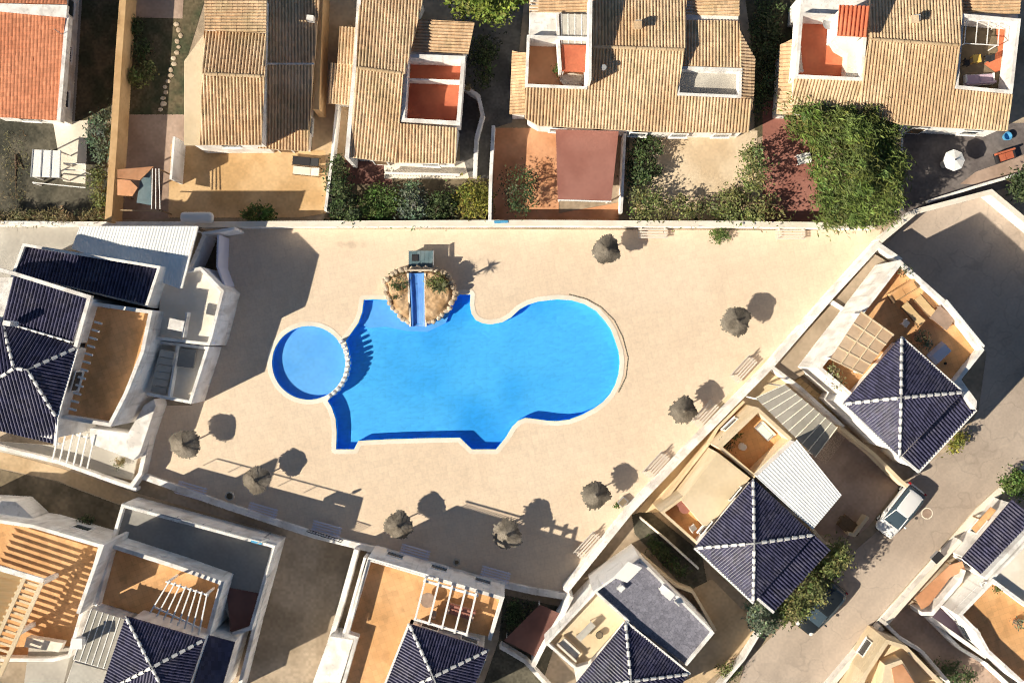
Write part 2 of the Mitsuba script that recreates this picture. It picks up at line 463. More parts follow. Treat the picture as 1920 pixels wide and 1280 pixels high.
def panel_roof(root, quad, z, n, matr, bar_mat='m_paint', rise=(0, 0), name='panel', bw=0.06, along=0, zs=None):
    """separate sheets between bars; quad px a,b,c,d ; strips run from edge ab to edge dc"""
    a, b, c, d = quad
    z4 = zs or (z, z, z, z)

    def P3(s, t):
        xy = lerp2(lerp2(a, b, s), lerp2(d, c, s), t)
        zz = (z4[0] * (1 - s) + z4[1] * s) * (1 - t) + (z4[3] * (1 - s) + z4[2] * s) * t
        return np.array([*W(*xy, zz), zz])
    for i in range(n):
        s0, s1 = i / n, (i + 1) / n
        v = [P3(s0, 0), P3(s1, 0), P3(s1, 1), P3(s0, 1)]
        e = 0.02
        m = sum(v) / 4
        v = [m + (p - m) * (1 - e) for p in v]
        lo = [p - [0, 0, 0.03] for p in v]
        add(name, hull_box(v + lo), matr, root)
    for i in range(n + 1):
        s = i / n
        add('bar', bar(P3(s, 0) + [0, 0, .025], P3(s, 1) + [0, 0, .025], bw, .06), bar_mat, root)


def hull_box(pts):
    return m3.Manifold.hull_points(np.array(pts, np.float32))


def corrugated(root, quad, z4, matr, name='sheet_roof', pitch=0.22, amp=0.03, label=None):
    """one ribbed sheet: quad px a,b,c,d ; ribs run from ab to dc"""
    a, b, c, d = [np.array([*W(*p, z), z]) for p, z in zip(quad, z4)]
    n = int(max(np.linalg.norm(b - a), np.linalg.norm(c - d)) / pitch) * 4
    s = np.linspace(0, 1, n + 1)
    off = amp * np.where((np.arange(n + 1) % 4) < 2, 1.0, 0.0)
    t0 = a + (b - a) * s[:, None]
    t1 = d + (c - d) * s[:, None]
    t0[:, 2] += off
    t1[:, 2] += off
    v = np.vstack([t0, t1, t0 - [0, 0, .04], t1 - [0, 0, .04]])
    m = n + 1
    i = np.arange(n)
    Q = lambda p, q, r, w_: np.vstack([np.column_stack([p, q, r]), np.column_stack([p, r, w_])])
    f = np.vstack([Q(i, i + 1, i + 1 + m, i + m), Q(i + 2 * m, i + 3 * m, i + 1 + 3 * m, i + 1 + 2 * m), Q(i, i + 2 * m, i + 1 + 2 * m, i + 1), Q(i + m, i + 1 + m, i + 1 + 3 * m, i + 3 * m)])
    return add(name, trimesh.Trimesh(v, f, process=False), matr, root, label=label, kind='stuff' if not label else None)


# ---- foliage
GREENS = {
    'olive': [(0.091, 0.104, 0.034), (0.159, 0.183, 0.061), (0.232, 0.244, 0.091)],
    'dark': [(0.027, 0.043, 0.017), (0.055, 0.085, 0.030), (0.091, 0.128, 0.049)],
    'mid': [(0.043, 0.079, 0.018), (0.091, 0.152, 0.034), (0.146, 0.207, 0.055)],
    'grey': [(0.073, 0.104, 0.067), (0.122, 0.165, 0.110), (0.195, 0.232, 0.165)],
    'yellow': [(0.122, 0.134, 0.024), (0.207, 0.207, 0.037), (0.317, 0.281, 0.061)],
    'bright': [(0.091, 0.128, 0.022), (0.171, 0.220, 0.037), (0.268, 0.317, 0.061)],
    'lush': [(0.075, 0.105, 0.026), (0.145, 0.195, 0.046), (0.21, 0.265, 0.075)],
    'dry': [(0.159, 0.134, 0.061), (0.244, 0.207, 0.104), (0.366, 0.305, 0.171)],
}


def leaf_mesh(cent, size, aspect=0.45, up=0.6, pal='mid', dirs=None, per=1):
    n = len(cent)
    nrm = rng.normal(0, 1, (n, 3))
    nrm[:, 2] = np.abs(nrm[:, 2]) + up
    nrm /= np.linalg.norm(nrm, axis=1, keepdims=True)
    t = rng.normal(0, 1, (n, 3)) if dirs is None else dirs + rng.normal(0, .35, (n, 3))
    t -= nrm * (t * nrm).sum(1, keepdims=True)
    t /= np.linalg.norm(t, axis=1, keepdims=True)
    b = np.cross(nrm, t)
    L = size * rng.uniform(0.6, 1.35, (n, 1))
    v = np.stack([cent - t * L * .5, cent + b * L * aspect * .5 + nrm * L * .06, cent + t * L * .5, cent - b * L * aspect * .5 + nrm * L * .06], 1).reshape(-1, 3)
    k = np.arange(n)[:, None] * 4
    f = np.vstack([k + [0, 1, 2], k + [0, 2, 3]])
    p = np.array(GREENS[pal])
    w = rng.random((n, 1)) ** 1.3 * 2
    i = np.minimum(w.astype(int), 1)
    col = p[i[:, 0]] * (1 - (w - i)) + p[i[:, 0] + 1] * (w - i)
    m_ = int(math.ceil(n / per))
    tone = np.exp(rng.normal(0, .24, (m_, 1))) * (1 + rng.normal(0, .10, (m_, 3)))
    col = col * np.repeat(tone, per, 0)[:n]
    return trimesh.Trimesh(v, f, process=False), np.repeat(np.clip(col, 0.004, .6), 4, 0)


def clumps(shape, zlo, zhi, n_cl, per, r, dome=True):
    """leaf centres in clumps spread through an uneven volume over a plan outline"""
    x0, y0, x1, y1 = shape.bounds
    out = []
    c0 = shape.centroid
    maxd = max(1e-6, max(shape.exterior.distance(Point(x, y)) for x, y in [(c0.x, c0.y)]))
    tries = 0
    while len(out) < n_cl and tries < n_cl * 40:
        tries += 1
        x, y = rng.uniform(x0, x1), rng.uniform(y0, y1)
        pt = Point(x, y)
        if not shape.contains(pt):
            continue
        e = min(1.0, shape.exterior.distance(pt) / maxd * 1.3)
        hz = (zhi - zlo) * ((0.45 + 0.55 * math.sqrt(e)) if dome else 1.0) * (0.62 + 0.55 * float(meshkit.noise(np.array([x * .9, y * .9, 3.0]))))
        z = zlo + hz * (1 - rng.random() ** 2 * 0.75)
        out.append((x, y, z))
    c = np.array(out)
    rr = np.repeat(r * rng.uniform(.55, 1.5, (len(c), 1)), per, 0)
    pts = np.repeat(c, per, 0) + rng.normal(0, 1, (len(c) * per, 3)) * np.hstack([rr, rr, rr * .7])
    pts[:, 2] = np.maximum(pts[:, 2], zlo * .3 + 0.03)
    return pts


def tube(points, radii, n=7):
    from_ = []
    ms = []
    for (a, ra), (b, rb) in zip(zip(points[:-1], radii[:-1]), zip(points[1:], radii[1:])):
        ms.append(m3.Manifold.hull_points(np.vstack([np.asarray(a) + ra * SPH, np.asarray(b) + rb * SPH]).astype(np.float32)))
    return m3.Manifold.batch_boolean(ms, m3.OpType.Add) if len(ms) > 1 else ms[0]


SPH = np.array(trimesh.creation.icosphere(subdivisions=1).vertices)


def bush(name, label, cat, pts, z0, z1, pal, n_cl=60, per=26, r=0.28, size=0.24, group=None, aspect=0.45, dome=True, trunks=1, dirs=None, zt=None):
    k = thing(name, label, cat, group)
    zz = z1 * 0.8 if zt is None else zt
    shape = PG(pts, zz)
    if shape.geom_type != 'Polygon':
        shape = max(shape.geoms, key=lambda g: g.area)
    shape = shape.buffer(0.25).buffer(-0.35)
    if shape.geom_type != 'Polygon':
        shape = max(shape.geoms, key=lambda g: g.area)
    cent = clumps(shape, z0, z1, n_cl, per, r, dome)
    dd = None if dirs is None else np.tile(np.array(dirs, float), (len(cent), 1))
    m, col = leaf_mesh(cent, size, aspect, pal=pal, dirs=dd, per=per)
    add('crown', m, 'm_leaf', k, color=col)
    ms = []
    c = np.array([shape.representative_point().x, shape.representative_point().y])
    zb = 0.0
    ms = [tube([(c[0], c[1], zb - .1), (c[0] + .06, c[1] + .04, z0 + (z1 - z0) * .35)], [0.11, 0.08])]
    for j in range(4):
        t = cent[int(rng.integers(len(cent)))]
        ms.append(tube([(c[0] + .06, c[1] + .04, z0 + (z1 - z0) * .33), tuple(0.5 * (t + [c[0], c[1], t[2] - .2])), tuple(t - [0, 0, .15])], [0.07, 0.045, 0.02]))
    add('trunk', m3.Manifold.batch_boolean(ms, m3.OpType.Add), 'm_bark', k)
    return k


def blob(px, py, rx, ry=None, rot=0, n=14, wob=0.16):
    ry = ry or rx
    out = []
    for i in range(n):
        a = 2 * math.pi * i / n
        k = 1 + rng.uniform(-wob, wob)
        x, y = rx * k * math.cos(a), ry * k * math.sin(a)
        out.append((px + x * math.cos(rot) - y * math.sin(rot), py + x * math.sin(rot) + y * math.cos(rot)))
    return out


exec_order = None
# ================================================================== THE SETTING
pool_px = [(682, 562), (700, 561), (729, 562), (736, 575), (748, 592), (768, 604), (784, 607), (800, 605), (822, 594), (842, 578), (853, 560), (862, 552), (882, 552),
           (881, 572), (884, 588), (892, 600), (905, 606), (920, 608), (942, 604), (958, 595), (974, 580), (990, 571), (1010, 565), (1045, 561), (1072, 563), (1096, 570), (1118, 583), (1133, 600), (1146, 618),
           (1154, 640), (1160, 658), (1162, 678), (1160, 700), (1154, 720), (1144, 738), (1131, 753), (1114, 765), (1092, 777), (1068, 786), (1045, 789), (1024, 788), (1003, 785), (985, 783), (972, 788), (960, 800),
           (948, 820), (930, 842), (885, 842), (862, 820), (800, 821), (730, 823), (672, 826), (664, 842), (630, 842), (631, 810), (629, 785), (622, 764), (614, 751),
           (632, 735), (648, 712), (655, 685), (654, 660), (648, 638), (660, 622), (672, 605), (679, 585)]
pool = PG(pool_px, 0)
wc = W(579, 680)
wading = Point(*wc).buffer(69 / S, 48)
pool = pool.difference(wading.buffer(0.32))
pools = unary_union([pool, wading])
BASINS = pools
big = Polygon([(-900, -900), (900, -900), (900, 900), (-900, 900)])
add('ground', prism(big.difference(pools.buffer(0.6)), -2.2, -0.02), 'm_dirt', label='bare brown ground around and below everything', kind='structure')
deck_px = [(372, 428), (1000, 430), (1500, 432), (1652, 430), (1640, 470), (1560, 560), (1440, 692), (1300, 840), (1180, 962), (1060, 1114), (1000, 1100), (900, 1078), (700, 1022), (520, 980), (400, 942), (262, 888), (275, 800), (300, 760), (360, 760), (405, 560), (410, 440)]
deck = PG(deck_px, 0)
add('pool_deck', prism(deck.difference(pools.buffer(0.36)), -0.4, 0.0), 'm_deck', label='large beige paved deck around the swimming pool', kind='structure')
_s = W(784, 0)[0]
cop = pools.buffer(0.36).difference(pools).difference(Polygon([(_s - .62, W(0, 618)[1]), (_s + .62, W(0, 618)[1]), (_s + .62, W(0, 590)[1]), (_s - .62, W(0, 590)[1])]))
mat('m_coping', mott((0.74, 0.67, 0.57), (0.82, 0.76, 0.68), 0.6, 6, 0.05), 0.8)
add('pool_coping', prism(cop, -0.5, 0.03), 'm_coping', label='pale coping edge running round both pools', kind='structure')
basin = prism(pool.buffer(0.3), -1.9, -0.501).trim_by_plane((0, 0, 1), -1.9) - prism(pool, -0.85, 1) - prism(wading.buffer(.1), -3, 1)
add('pool_basin', basin, 'm_pool', label='bright blue basin of the large swimming pool', kind='structure')
liner = prism(pool.buffer(-0.002), -0.5005, -0.06) - prism(pool.buffer(-0.03), -2, 1)
add('pool_liner', liner, 'm_pool', label='blue tiled upper band of the large pool wall', kind='structure')
wb = prism(wading.buffer(0.3), -1.0, -0.501) - prism(wading, -0.56, 1)
add('wading_basin', wb, 'm_wading', label='light blue basin of the round wading pool', kind='structure')
add('wading_liner', prism(wading.buffer(-0.002), -0.5005, -0.06) - prism(wading.buffer(-0.03), -2, 1), 'm_wading', label='blue tiled rim band of the round wading pool', kind='structure')
step_poly = PG([(682, 562), (729, 562), (740, 582), (752, 597), (784, 610), (845, 580), (835, 605), (800, 622), (760, 620), (720, 612), (690, 615), (672, 606)], 0).intersection(pool.buffer(-0.01))
add('pool_step', prism(step_poly, -0.86, -0.58), 'm_wading', label='shallow light blue ledge below the slide', kind='structure')


def water_sheet(poly, z):
    x0, y0, x1, y1 = poly.bounds
    v, f = trimesh.creation.triangulate_polygon(poly, engine='earcut')
    m = trimesh.Trimesh(np.column_stack([v, np.full(len(v), z)]), f, process=False)
    if m.face_normals[0][2] < 0:
        m.invert()
    return m


add('pool_water', water_sheet(pool.buffer(-0.035), -0.12), 'm_water', label='clear blue water of the large swimming pool', kind='structure')
add('wading_water', water_sheet(wading.buffer(-0.035), -0.12), 'm_water', label='clear shallow water of the round wading pool', kind='structure')


def sheet(name, pts, matr, label, z=0.0, th=0.3):
    return add(name, slab(pts, z, z - th), matr, label=label, kind='structure')


road = [(1380, 1300), (1400, 1240), (1500, 1140), (1600, 1035), (1640, 1000), (1700, 905), (1720, 880), (1800, 830), (1835, 770), (1850, 660), (1690, 490), (1650, 470), (1720, 398), (1860, 362), (1990, 470), (2000, 830), (1920, 868), (1830, 950), (1760, 1030), (1600, 1210), (1540, 1300)]
sheet('road', road, 'm_road', 'pale beige concrete street sweeping past the houses on the right', 0.004)
pav = [(1535, 1300), (1600, 1213), (1762, 1032), (1832, 952), (1925, 866), (2000, 830), (2000, 842), (1930, 876), (1842, 962), (1770, 1042), (1612, 1222), (1550, 1300)]
add('pavement', slab(pav, 0.12, -0.3), 'm_coping', label='narrow pale kerbed pavement along the right side of the street', kind='structure')
sheet('footpath', [(-40, 840), (0, 846), (110, 876), (260, 925), (400, 965), (520, 1000), (518, 1016), (400, 985), (225, 945), (110, 902), (-40, 868)], 'm_path', 'tan footpath below the front wall of the left house', 0.006)
sheet('dirt_yard', [(-40, 870), (110, 904), (228, 948), (205, 1020), (70, 985), (-40, 975)], 'm_earth', 'dark earthy yard above the lower left terrace', 0.01)
sheet('driveway', [(520, 985), (690, 1030), (655, 1180), (615, 1300), (440, 1300), (490, 1120)], 'm_dirt', 'brown unpaved drive between the two lower left houses', 0.012)
sheet('front_yard', [(-40, 825), (105, 835), (285, 745), (270, 800), (248, 900), (100, 868), (-40, 838)], 'm_concrete', 'grey concrete front yard of the left house', 0.25, 0.5)
sheet('lawn', [(-20, 222), (112, 228), (165, 225), (200, 225), (200, 412), (-20, 412)], 'm_grass', 'dark rough lawn in the upper left garden', 0.02)
sheet('gravel_strip', [(118, -20), (155, -20), (140, 230), (108, 230)], 'm_greydeck', 'grey gravel strip beside the red roof', 0.03)
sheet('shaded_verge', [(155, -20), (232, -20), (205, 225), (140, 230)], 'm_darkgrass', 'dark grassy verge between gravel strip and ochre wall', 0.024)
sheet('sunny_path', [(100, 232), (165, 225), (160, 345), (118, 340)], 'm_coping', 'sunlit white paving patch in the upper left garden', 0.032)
sheet('dark_garden', [(232, -20), (390, -20), (350, 110), (345, 215), (218, 215)], 'm_darkgrass', 'green garden left of the tan house, shade partly painted in its colour', 0.02)  # dark grass colour stands in for shade past the wall shadow
sheet('garden_patio', [(245, -20), (345, -20), (342, 35), (250, 33)], 'm_pave', 'small mauve paved patio at the top of the shaded garden', 0.034)
sheet('brown_terrace', [(216, 215), (350, 215), (350, 282), (345, 345), (318, 410), (205, 412)], 'm_pave', 'brown paved terrace left of the sandy courtyard', 0.022)
sheet('sandy_courtyard', [(320, 270), (610, 282), (612, 400), (560, 408), (315, 408)], 'm_sand', 'sunlit sandy courtyard below the first tan house', 0.026)
sheet('side_alley', [(590, -20), (680, -20), (650, 300), (610, 300), (585, 285)], 'm_path', 'shaded tan alley between the first two tan houses', 0.018)
sheet('red_patio', [(640, 300), (735, 305), (735, 345), (640, 345)], 'm_darkred', 'red tiled patio under the eaves of the second tan house, darkened as shade', 0.028)  # shade painted in by using the darker red
sheet('white_patio', [(720, 300), (870, 302), (880, 335), (720, 335)], 'm_coping', 'white paved patio under the eaves of the second tan house', 0.032)
sheet('hedge_bed', [(612, 335), (922, 335), (922, 416), (608, 416)], 'm_earth', 'dark soil bed under the row of shrubs', 0.022)
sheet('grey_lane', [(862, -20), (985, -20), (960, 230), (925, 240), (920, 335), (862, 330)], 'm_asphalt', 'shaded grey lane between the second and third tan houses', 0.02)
sheet('terracotta_patio', [(925, 240), (1045, 240), (1048, 400), (1160, 380), (1160, 415), (925, 415)], 'm_orange', 'terracotta patio beside the flat red awning', 0.022)
sheet('sandy_patio', [(1180, 245), (1420, 245), (1420, 412), (1180, 412)], 'm_palesand', 'pale sandy patio under the third tan house', 0.024)
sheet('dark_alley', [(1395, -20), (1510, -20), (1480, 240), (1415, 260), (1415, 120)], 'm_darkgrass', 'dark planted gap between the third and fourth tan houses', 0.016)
sheet('pink_patio', [(1430, 190), (1545, 190), (1545, 415), (1430, 415)], 'm_maroon', 'pink paved patio left of the large olive green bush', 0.028)
sheet('right_garden_floor', [(1690, 235), (1960, 230), (1960, 330), (1860, 360), (1720, 398), (1660, 415)], 'm_shadepave', 'paved garden with the white parasol, shade painted into its dark floor', 0.02)  # shade beyond the bush shadow is put into the floor colour
sheet('pink_strip', [(1800, 345), (1830, 322), (1880, 305), (1960, 275), (1960, 312), (1840, 346)], 'm_pave', 'pinkish lit wedge of the paving along the slanting kerb wall, painted lighter', 0.03)  # sunlit part of the same floor, set apart by a lighter colour


# ================================================================== BOUNDARY WALLS
def wall_thing(label, pts, z, th, matr='m_wall', name='garden_wall', cat='wall', group=None, cap=None):
    k = thing(name, label, cat, group)
    add('masonry', line_wall(pts, z, th, -0.3), matr, k)
    if cap:
        q = WP(pts, z)
        add('capping', prism(LineString(q).buffer(th / 2 + 0.05, cap_style=2, join_style=2), z + .002, z + .07), cap, k)
    return k


wall_thing('long white wall along the top edge of the pool deck', [(375, 421), (700, 419), (1000, 418), (1400, 420), (1640, 424)], 1.7, 0.35, cap='m_coping')
wall_thing('white wall running diagonally along the right edge of the pool deck', [(1650, 455), (1560, 553), (1445, 686), (1300, 833), (1182, 957), (1060, 1108)], 1.9, 0.36, cap='m_wall')
wall_thing('white wall sweeping round the top of the street at the right', [(1650, 452), (1716, 397), (1858, 360), (1990, 470)], 1.9, 0.30, cap='m_coping')
wall_thing('low shaded white wall along the bottom edge of the pool deck', [(262, 890), (400, 940), (520, 980), (590, 1003), (700, 1030), (900, 1086), (1000, 1108), (1062, 1118)], 0.75, 0.38, cap='m_wall')
wall_thing('wide ochre wall left of the shaded garden', [(232, -20), (222, 120), (214, 260), (203, 416)], 2.5, 0.42, 'm_ochre', cap='m_ochre')
wall_thing('white reed topped wall at the far left above the grey yard', [(-20, 418), (205, 419), (375, 419)], 1.5, 0.30)
wall_thing('tall pale wall between the brown terrace and the sandy courtyard', [(326, 256), (320, 336)], 3.0, 0.18)
wall_thing('tan wall between the alley and the first tan house', [(600, -20), (592, 205)], 3.2, 0.5, 'm_ochre')
wall_thing('thin white wall left of the second tan house yard', [(632, 195), (622, 300), (610, 395)], 1.6, 0.22)
wall_thing('white and blue wall right of the shrub row', [(925, 235), (920, 330), (918, 412)], 2.2, 0.25)
wall_thing('curved white wall right of the second tan house', [(868, 160), (897, 180), (905, 215), (893, 260), (890, 330)], 1.5, 0.30)
wall_thing('grey wall right of the flat red awning', [(1172, 250), (1168, 330), (1165, 398)], 1.8, 0.2)
wall_thing('white edged wall left of the parasol garden', [(1692, 245), (1690, 330), (1692, 395)], 1.6, 0.16)
wall_thing('white kerb wall slanting below the garden parasol', [(1740, 378), (1830, 350), (1940, 318)], 0.6, 0.22)
wall_thing('low white front wall of the left house above the footpath', [(-30, 832), (110, 866), (255, 918)], 1.1, 0.28)
wall_thing('white wall at the left end of the pool deck bottom edge', [(292, 752), (282, 800), (262, 888), (245, 912)], 1.5, 0.32)

# ================================================================== TOP ROW: TAN TILED HOUSES
# --- red roof
r = thing('red_roofed_house', 'house with a plain salmon red tiled roof in the top left corner', 'house')
tile_roof(r, [(-30, 20, 4.3), (122, 34, 4.3), (107, 226, 3.5), (-30, 218, 3.5)], 'm_red', pitch=0.27, course=0.34, amp=0.025)
tile_roof(r, [(-30, -40, 3.6), (125, -40, 3.6), (125, 8, 4.3), (-30, 5, 4.3)], 'm_red', pitch=0.27, course=0.34, amp=0.025)
add('ridge_band', slab([(-30, 6), (126, 10), (124, 33), (-30, 19)], 4.42, 4.0), 'm_wall', r)
add('roof_edge', slab([(122, 30), (129, 30), (113, 228), (106, 227)], 4.2, 3.4), 'm_wall', r)
vol = [(-30, -40), (124, -40), (108, 224), (-30, 216)]
volume(r, vol, 3.38, inset=0.2)
windows(r, [(-30, -40), (119, -40), (104, 220), (-30, 212)], 3.4, (1, 2), 1.8)
# aerial on red roof
a = thing('television_aerial', 'thin red television aerial on the edge of the red roof', 'aerial')
c = W(112, 62, 4.6)
add('mast', cyl(c, .03, 3.9, 5.6), 'm_steel', a)
for i in range(5):
    add('rod', bar([c[0] - .45, c[1] - .4 + i * .2, 5.4], [c[0] + .45, c[1] - .4 + i * .2, 5.4], .03, .03), 'm_red', a)
add('boom', bar([c[0], c[1] - .5, 5.37], [c[0], c[1] + .5, 5.37], .03, .03), 'm_red', a)

# --- first tan house
r = thing('tan_house', 'tan tiled house with a tall upper storey, left of the shaded alley', 'house')
tile_roof(r, [(383, -10, 6.0), (500, -10, 6.0), (499, 62, 6.6), (384, 56, 6.6)], 'm_tan', down=(1, 0), label='upper tiles with rows laid crosswise')
tile_roof(r, [(383, 58, 6.3), (499, 64, 6.3), (497, 144, 7.1), (380, 139, 7.1)], 'm_tan')
tile_roof(r, [(380, 139, 7.1), (497, 144, 7.1), (490, 272, 6.0), (375, 272, 6.0)], 'm_tan')
ridge(r, (380, 139, 7.1), (497, 144, 7.1), piece=.42, step=.44, matr='m_path', mortar='m_path')
add('verge', slab([(345, 115), (378, 70), (384, 62), (380, 140), (376, 272), (345, 272)], 5.95, 5.7), 'm_cream', r)
volume(r, [(347, 116), (384, 62), (384, -10), (498, -10), (489, 268), (347, 268)], 5.68, inset=0.15)
tile_roof(r, [(492, -10, 3.7), (600, -10, 3.7), (590, 120, 3.5), (494, 120, 3.5)], 'm_tan', down=(0, -1))
tile_roof(r, [(494, 120, 3.7), (589, 120, 3.7), (578, 284, 2.9), (484, 278, 2.9)], 'm_tan')
add('roof_seam', bar([*W(494, 120, 3.8), 3.8], [*W(589, 120, 3.8), 3.8], .12, .12), 'm_wall', r)
volume(r, [(470, -10), (598, -10), (577, 280), (470, 276)], 2.78, inset=0.25)
windows(r, [(352, 116), (386, 62), (386, -10), (494, -10), (486, 264), (352, 264)], 5.68, (4, 5), 3.6)
windows(r, [(485, 0), (592, 0), (573, 276), (480, 272)], 2.8, (1, 2), 1.5, door=(2,))
chim = add('chimney', slab([(575, 28), (588, 29), (587, 38), (574, 37)], 4.5, 3.3), 'm_wall', r)

# --- second tan house
r = thing('tan_house', 'tan tiled house around a red floored patio, between the alley and the grey lane', 'house')
tile_roof(r, [(674, -15, 4.7), (797, -15, 4.7), (760, 139, 5.7), (668, 127, 5.7)], 'm_tan')
tile_roof(r, [(668, 127, 5.7), (756, 138, 5.7), (750, 230, 5.0), (745, 306, 4.45), (655, 295, 4.45)], 'm_tan')
tile_roof(r, [(750, 232, 5.0), (858, 240, 5.0), (854, 307, 4.45), (745, 305, 4.45)], 'm_tan')
tile_roof(r, [(772, 36, 4.2), (890, 42, 4.6), (878, 102, 4.6), (765, 96, 4.2)], 'm_tan', down=(-1, 0.06))
ridge(r, (668, 127, 5.7), (758, 139, 5.7), piece=.42, step=.44, matr='m_path', mortar='m_path')
tile_roof(r, [(637, 50, 3.4), (668, 52, 3.4), (662, 122, 3.2), (633, 120, 3.2)], 'm_tan', name='side_roof_tiles')
tile_roof(r, [(619, 118, 3.1), (665, 123, 3.1), (655, 197, 2.6), (614, 194, 2.6)], 'm_tan', name='side_roof_tiles')
volume(r, [(640, 52), (666, 54), (655, 192), (622, 190)], 2.5, name='side_wall', inset=0.1)
add('parapet', line_wall([(674, -15), (667, 100), (650, 296)], 5.0, .30), 'm_wall', r)
pat = [(760, 102), (872, 106), (862, 234), (752, 228)]
outer = [(676, -15), (796, -15), (772, 40), (886, 44), (872, 106), (862, 234), (852, 302), (657, 290)]
add('wall', prism(PG(outer, 4.2).buffer(-0.2, join_style=2).difference(PG(pat, 4.2)), -0.3, 4.2), 'm_wall', r)
k = PG(pat, 5.0)
add('patio_parapet', prism(k.buffer(.02, join_style=2).difference(k.buffer(-.26, join_style=2)), 4.204, 5.05), 'm_wall', r, label='white parapet round the red patio')
add('patio_floor', prism(k.buffer(-.1), 2.6, 2.7), 'm_redfloor', r)
add('patio_wall', prism(k.buffer(.0).difference(k.buffer(-.2, join_style=2)), 2.702, 4.19), 'm_wall', r)
add('patio_divider', bar([*W(757, 148, 4.0), 3.4], [*W(868, 152, 4.0), 3.4], .10, 1.3), 'm_wall', r)
windows(r, outer, 4.2, (6,), 1.7, door=(6,))
bal = [(722, 324), (762, 326), (805, 326), (862, 328)]
b = thing('terrace_balustrade', 'white balustrade below the eaves of the second tan house', 'balustrade')
q = WP(bal, 1.0)
add('handrail', prism(LineString(q).buffer(.09, cap_style=2), .9, 1.0), 'm_paint', b)
pts = [LineString(q).interpolate(s) for s in np.arange(0.1, LineString(q).length, .22)]
add('balusters', join([cyl((p.x, p.y), .05, 0, .898, n=8) for p in pts]), 'm_paint', b, kind='stuff')

# --- third tan house
r = thing('tan_house', 'wide tan tiled house with two chimney stubs, above the flat red awning', 'house')
tile_roof(r, [(1104, -15, 4.6), (1288, -15, 4.6), (1284, 94, 5.6), (1106, 88, 5.6)], 'm_tan')
tile_roof(r, [(1106, 88, 5.6), (1284, 94, 5.6), (1270, 180, 4.9), (1103, 168, 4.9)], 'm_tan')
tile_roof(r, [(984, 165, 4.9), (1103, 168, 4.9), (1270, 180, 4.9), (1392, 186, 4.9), (1412, 186, 4.9), (1405, 249, 4.35), (1240, 248, 4.35), (1010, 236, 4.35), (984, 222, 4.4)], 'm_tan')
tile_roof(r, [(1282, 38, 4.3), (1386, 40, 4.3), (1392, 127, 4.9), (1278, 123, 4.9)], 'm_tan', label='paler weathered tiles on the right wing')
tile_roof(r, [(1388, 60, 4.9), (1416, 110, 4.5), (1413, 190, 4.5), (1390, 186, 4.9)], 'm_tan', down=(1, 0))
ridge(r, (1108, 88, 5.62), (1284, 94, 5.62), piece=.42, step=.44, matr='m_path', mortar='m_path')
tile_roof(r, [(1284, -15, 4.0), (1386, -15, 4.6), (1386, 30, 4.6), (1284, 28, 4.0)], 'm_tan', down=(-1, 0))
tile_roof(r, [(992, -15, 4.0), (1104, -15, 4.6), (1104, 22, 4.6), (992, 24, 4.0)], 'm_tan', down=(-1, 0))
tile_roof(r, [(960, 96, 3.0), (988, 100, 3.6), (984, 215, 3.6), (955, 214, 3.0)], 'm_tan', name='side_roof_tiles')
volume(r, [(962, 98), (990, 100), (986, 212), (958, 212)], 2.9, name='side_wall', inset=0.1)
p1 = [(988, 66), (1106, 70), (1101, 168), (984, 163)]
p2 = [(1272, 124), (1392, 128), (1390, 184), (1268, 179)]
outer = [(990, -15), (1388, -15), (1388, 60), (1414, 110), (1403, 244), (1240, 244), (1010, 232), (986, 218)]
add('wall', prism(PG(outer, 4.1).buffer(-0.15, join_style=2).difference(PG(p1, 4.1)).difference(PG(p2, 4.1)), -0.3, 4.1), 'm_wall', r)
for pp, zf, fl in ((p1, 2.6, 'm_orange'), (p2, 3.9, 'm_concrete')):
    k = PG(pp, 5.0)
    add('patio_parapet', prism(k.difference(k.buffer(-.22, join_style=2)), 4.104, 5.05 if zf < 3 else 4.98), 'm_wall', r)
    add('patio_floor', prism(k.buffer(-.05), zf - .1, zf), fl, r)
    add('patio_wall', prism(k.buffer(-.02).difference(k.buffer(-.2, join_style=2)), zf + .002, 4.10), 'm_wall', r)
add('dividing_wall', line_wall([(1045, 24), (1048, 90), (1051, 132)], 4.9, .2, 2.5), 'm_wall', r)
add('gable_wall', line_wall([(1108, -10), (1106, 150)], 7.1, .22, 3.0), 'm_wall', r)
ch = add('chimney', box([*W(1196, 47, 5.6), 5.5], (.45, .45, 1.2)), 'm_wall', r)
add('cap', box([*W(1196, 47, 6.2), 6.16], (.6, .6, .09)), 'm_tan', ch)
ch = add('vent_pipe', cyl(W(1132, 127, 5.8), .13, 4.8, 6.3), 'm_wall', r)
add('cowl', cyl(W(1132, 127, 6.3), .2, 6.302, 6.42), 'm_steel', ch)
windows(r, outer, 4.1, (4, 5), 1.9, door=(5,))
windows(r, [(992, 0), (1386, 0), (1386, 60), (1411, 110), (1401, 240), (1240, 240), (1010, 229), (989, 215)], 4.1, (3,), 1.9)
# awnings over its left patio
a = thing('patio_awning', 'pale translucent awning with a red lower sheet on the third tan house', 'awning')
panel_roof(a, [(1052, 26), (1104, 27), (1103, 83), (1053, 82)], 4.7, 4, 'm_concrete', name='sheet')
add('red_sheet', slab([(1053, 84), (1103, 85), (1101, 136), (1054, 134)], 4.66, 4.6), 'm_redfloor', a)
for p in ((1055, 28), (1102, 29), (1100, 133), (1056, 132)):
    add('post', box([*W(*p, 4.5), 3.58], (.08, .08, 1.95)), 'm_paint', a)
k = thing('crumpled_sheet', 'heap of pale crumpled sheets at the foot of the left patio', 'tarpaulin')
v = trimesh.creation.icosphere(subdivisions=3, radius=1.0)
nz = meshkit.fbm(v.vertices * 2.2, 4)
v.vertices *= (0.75 + 0.6 * nz)[:, None]
v.vertices = v.vertices * [0.95, 0.5, 0.35] + [*W(1075, 148, 3.2), 2.8]
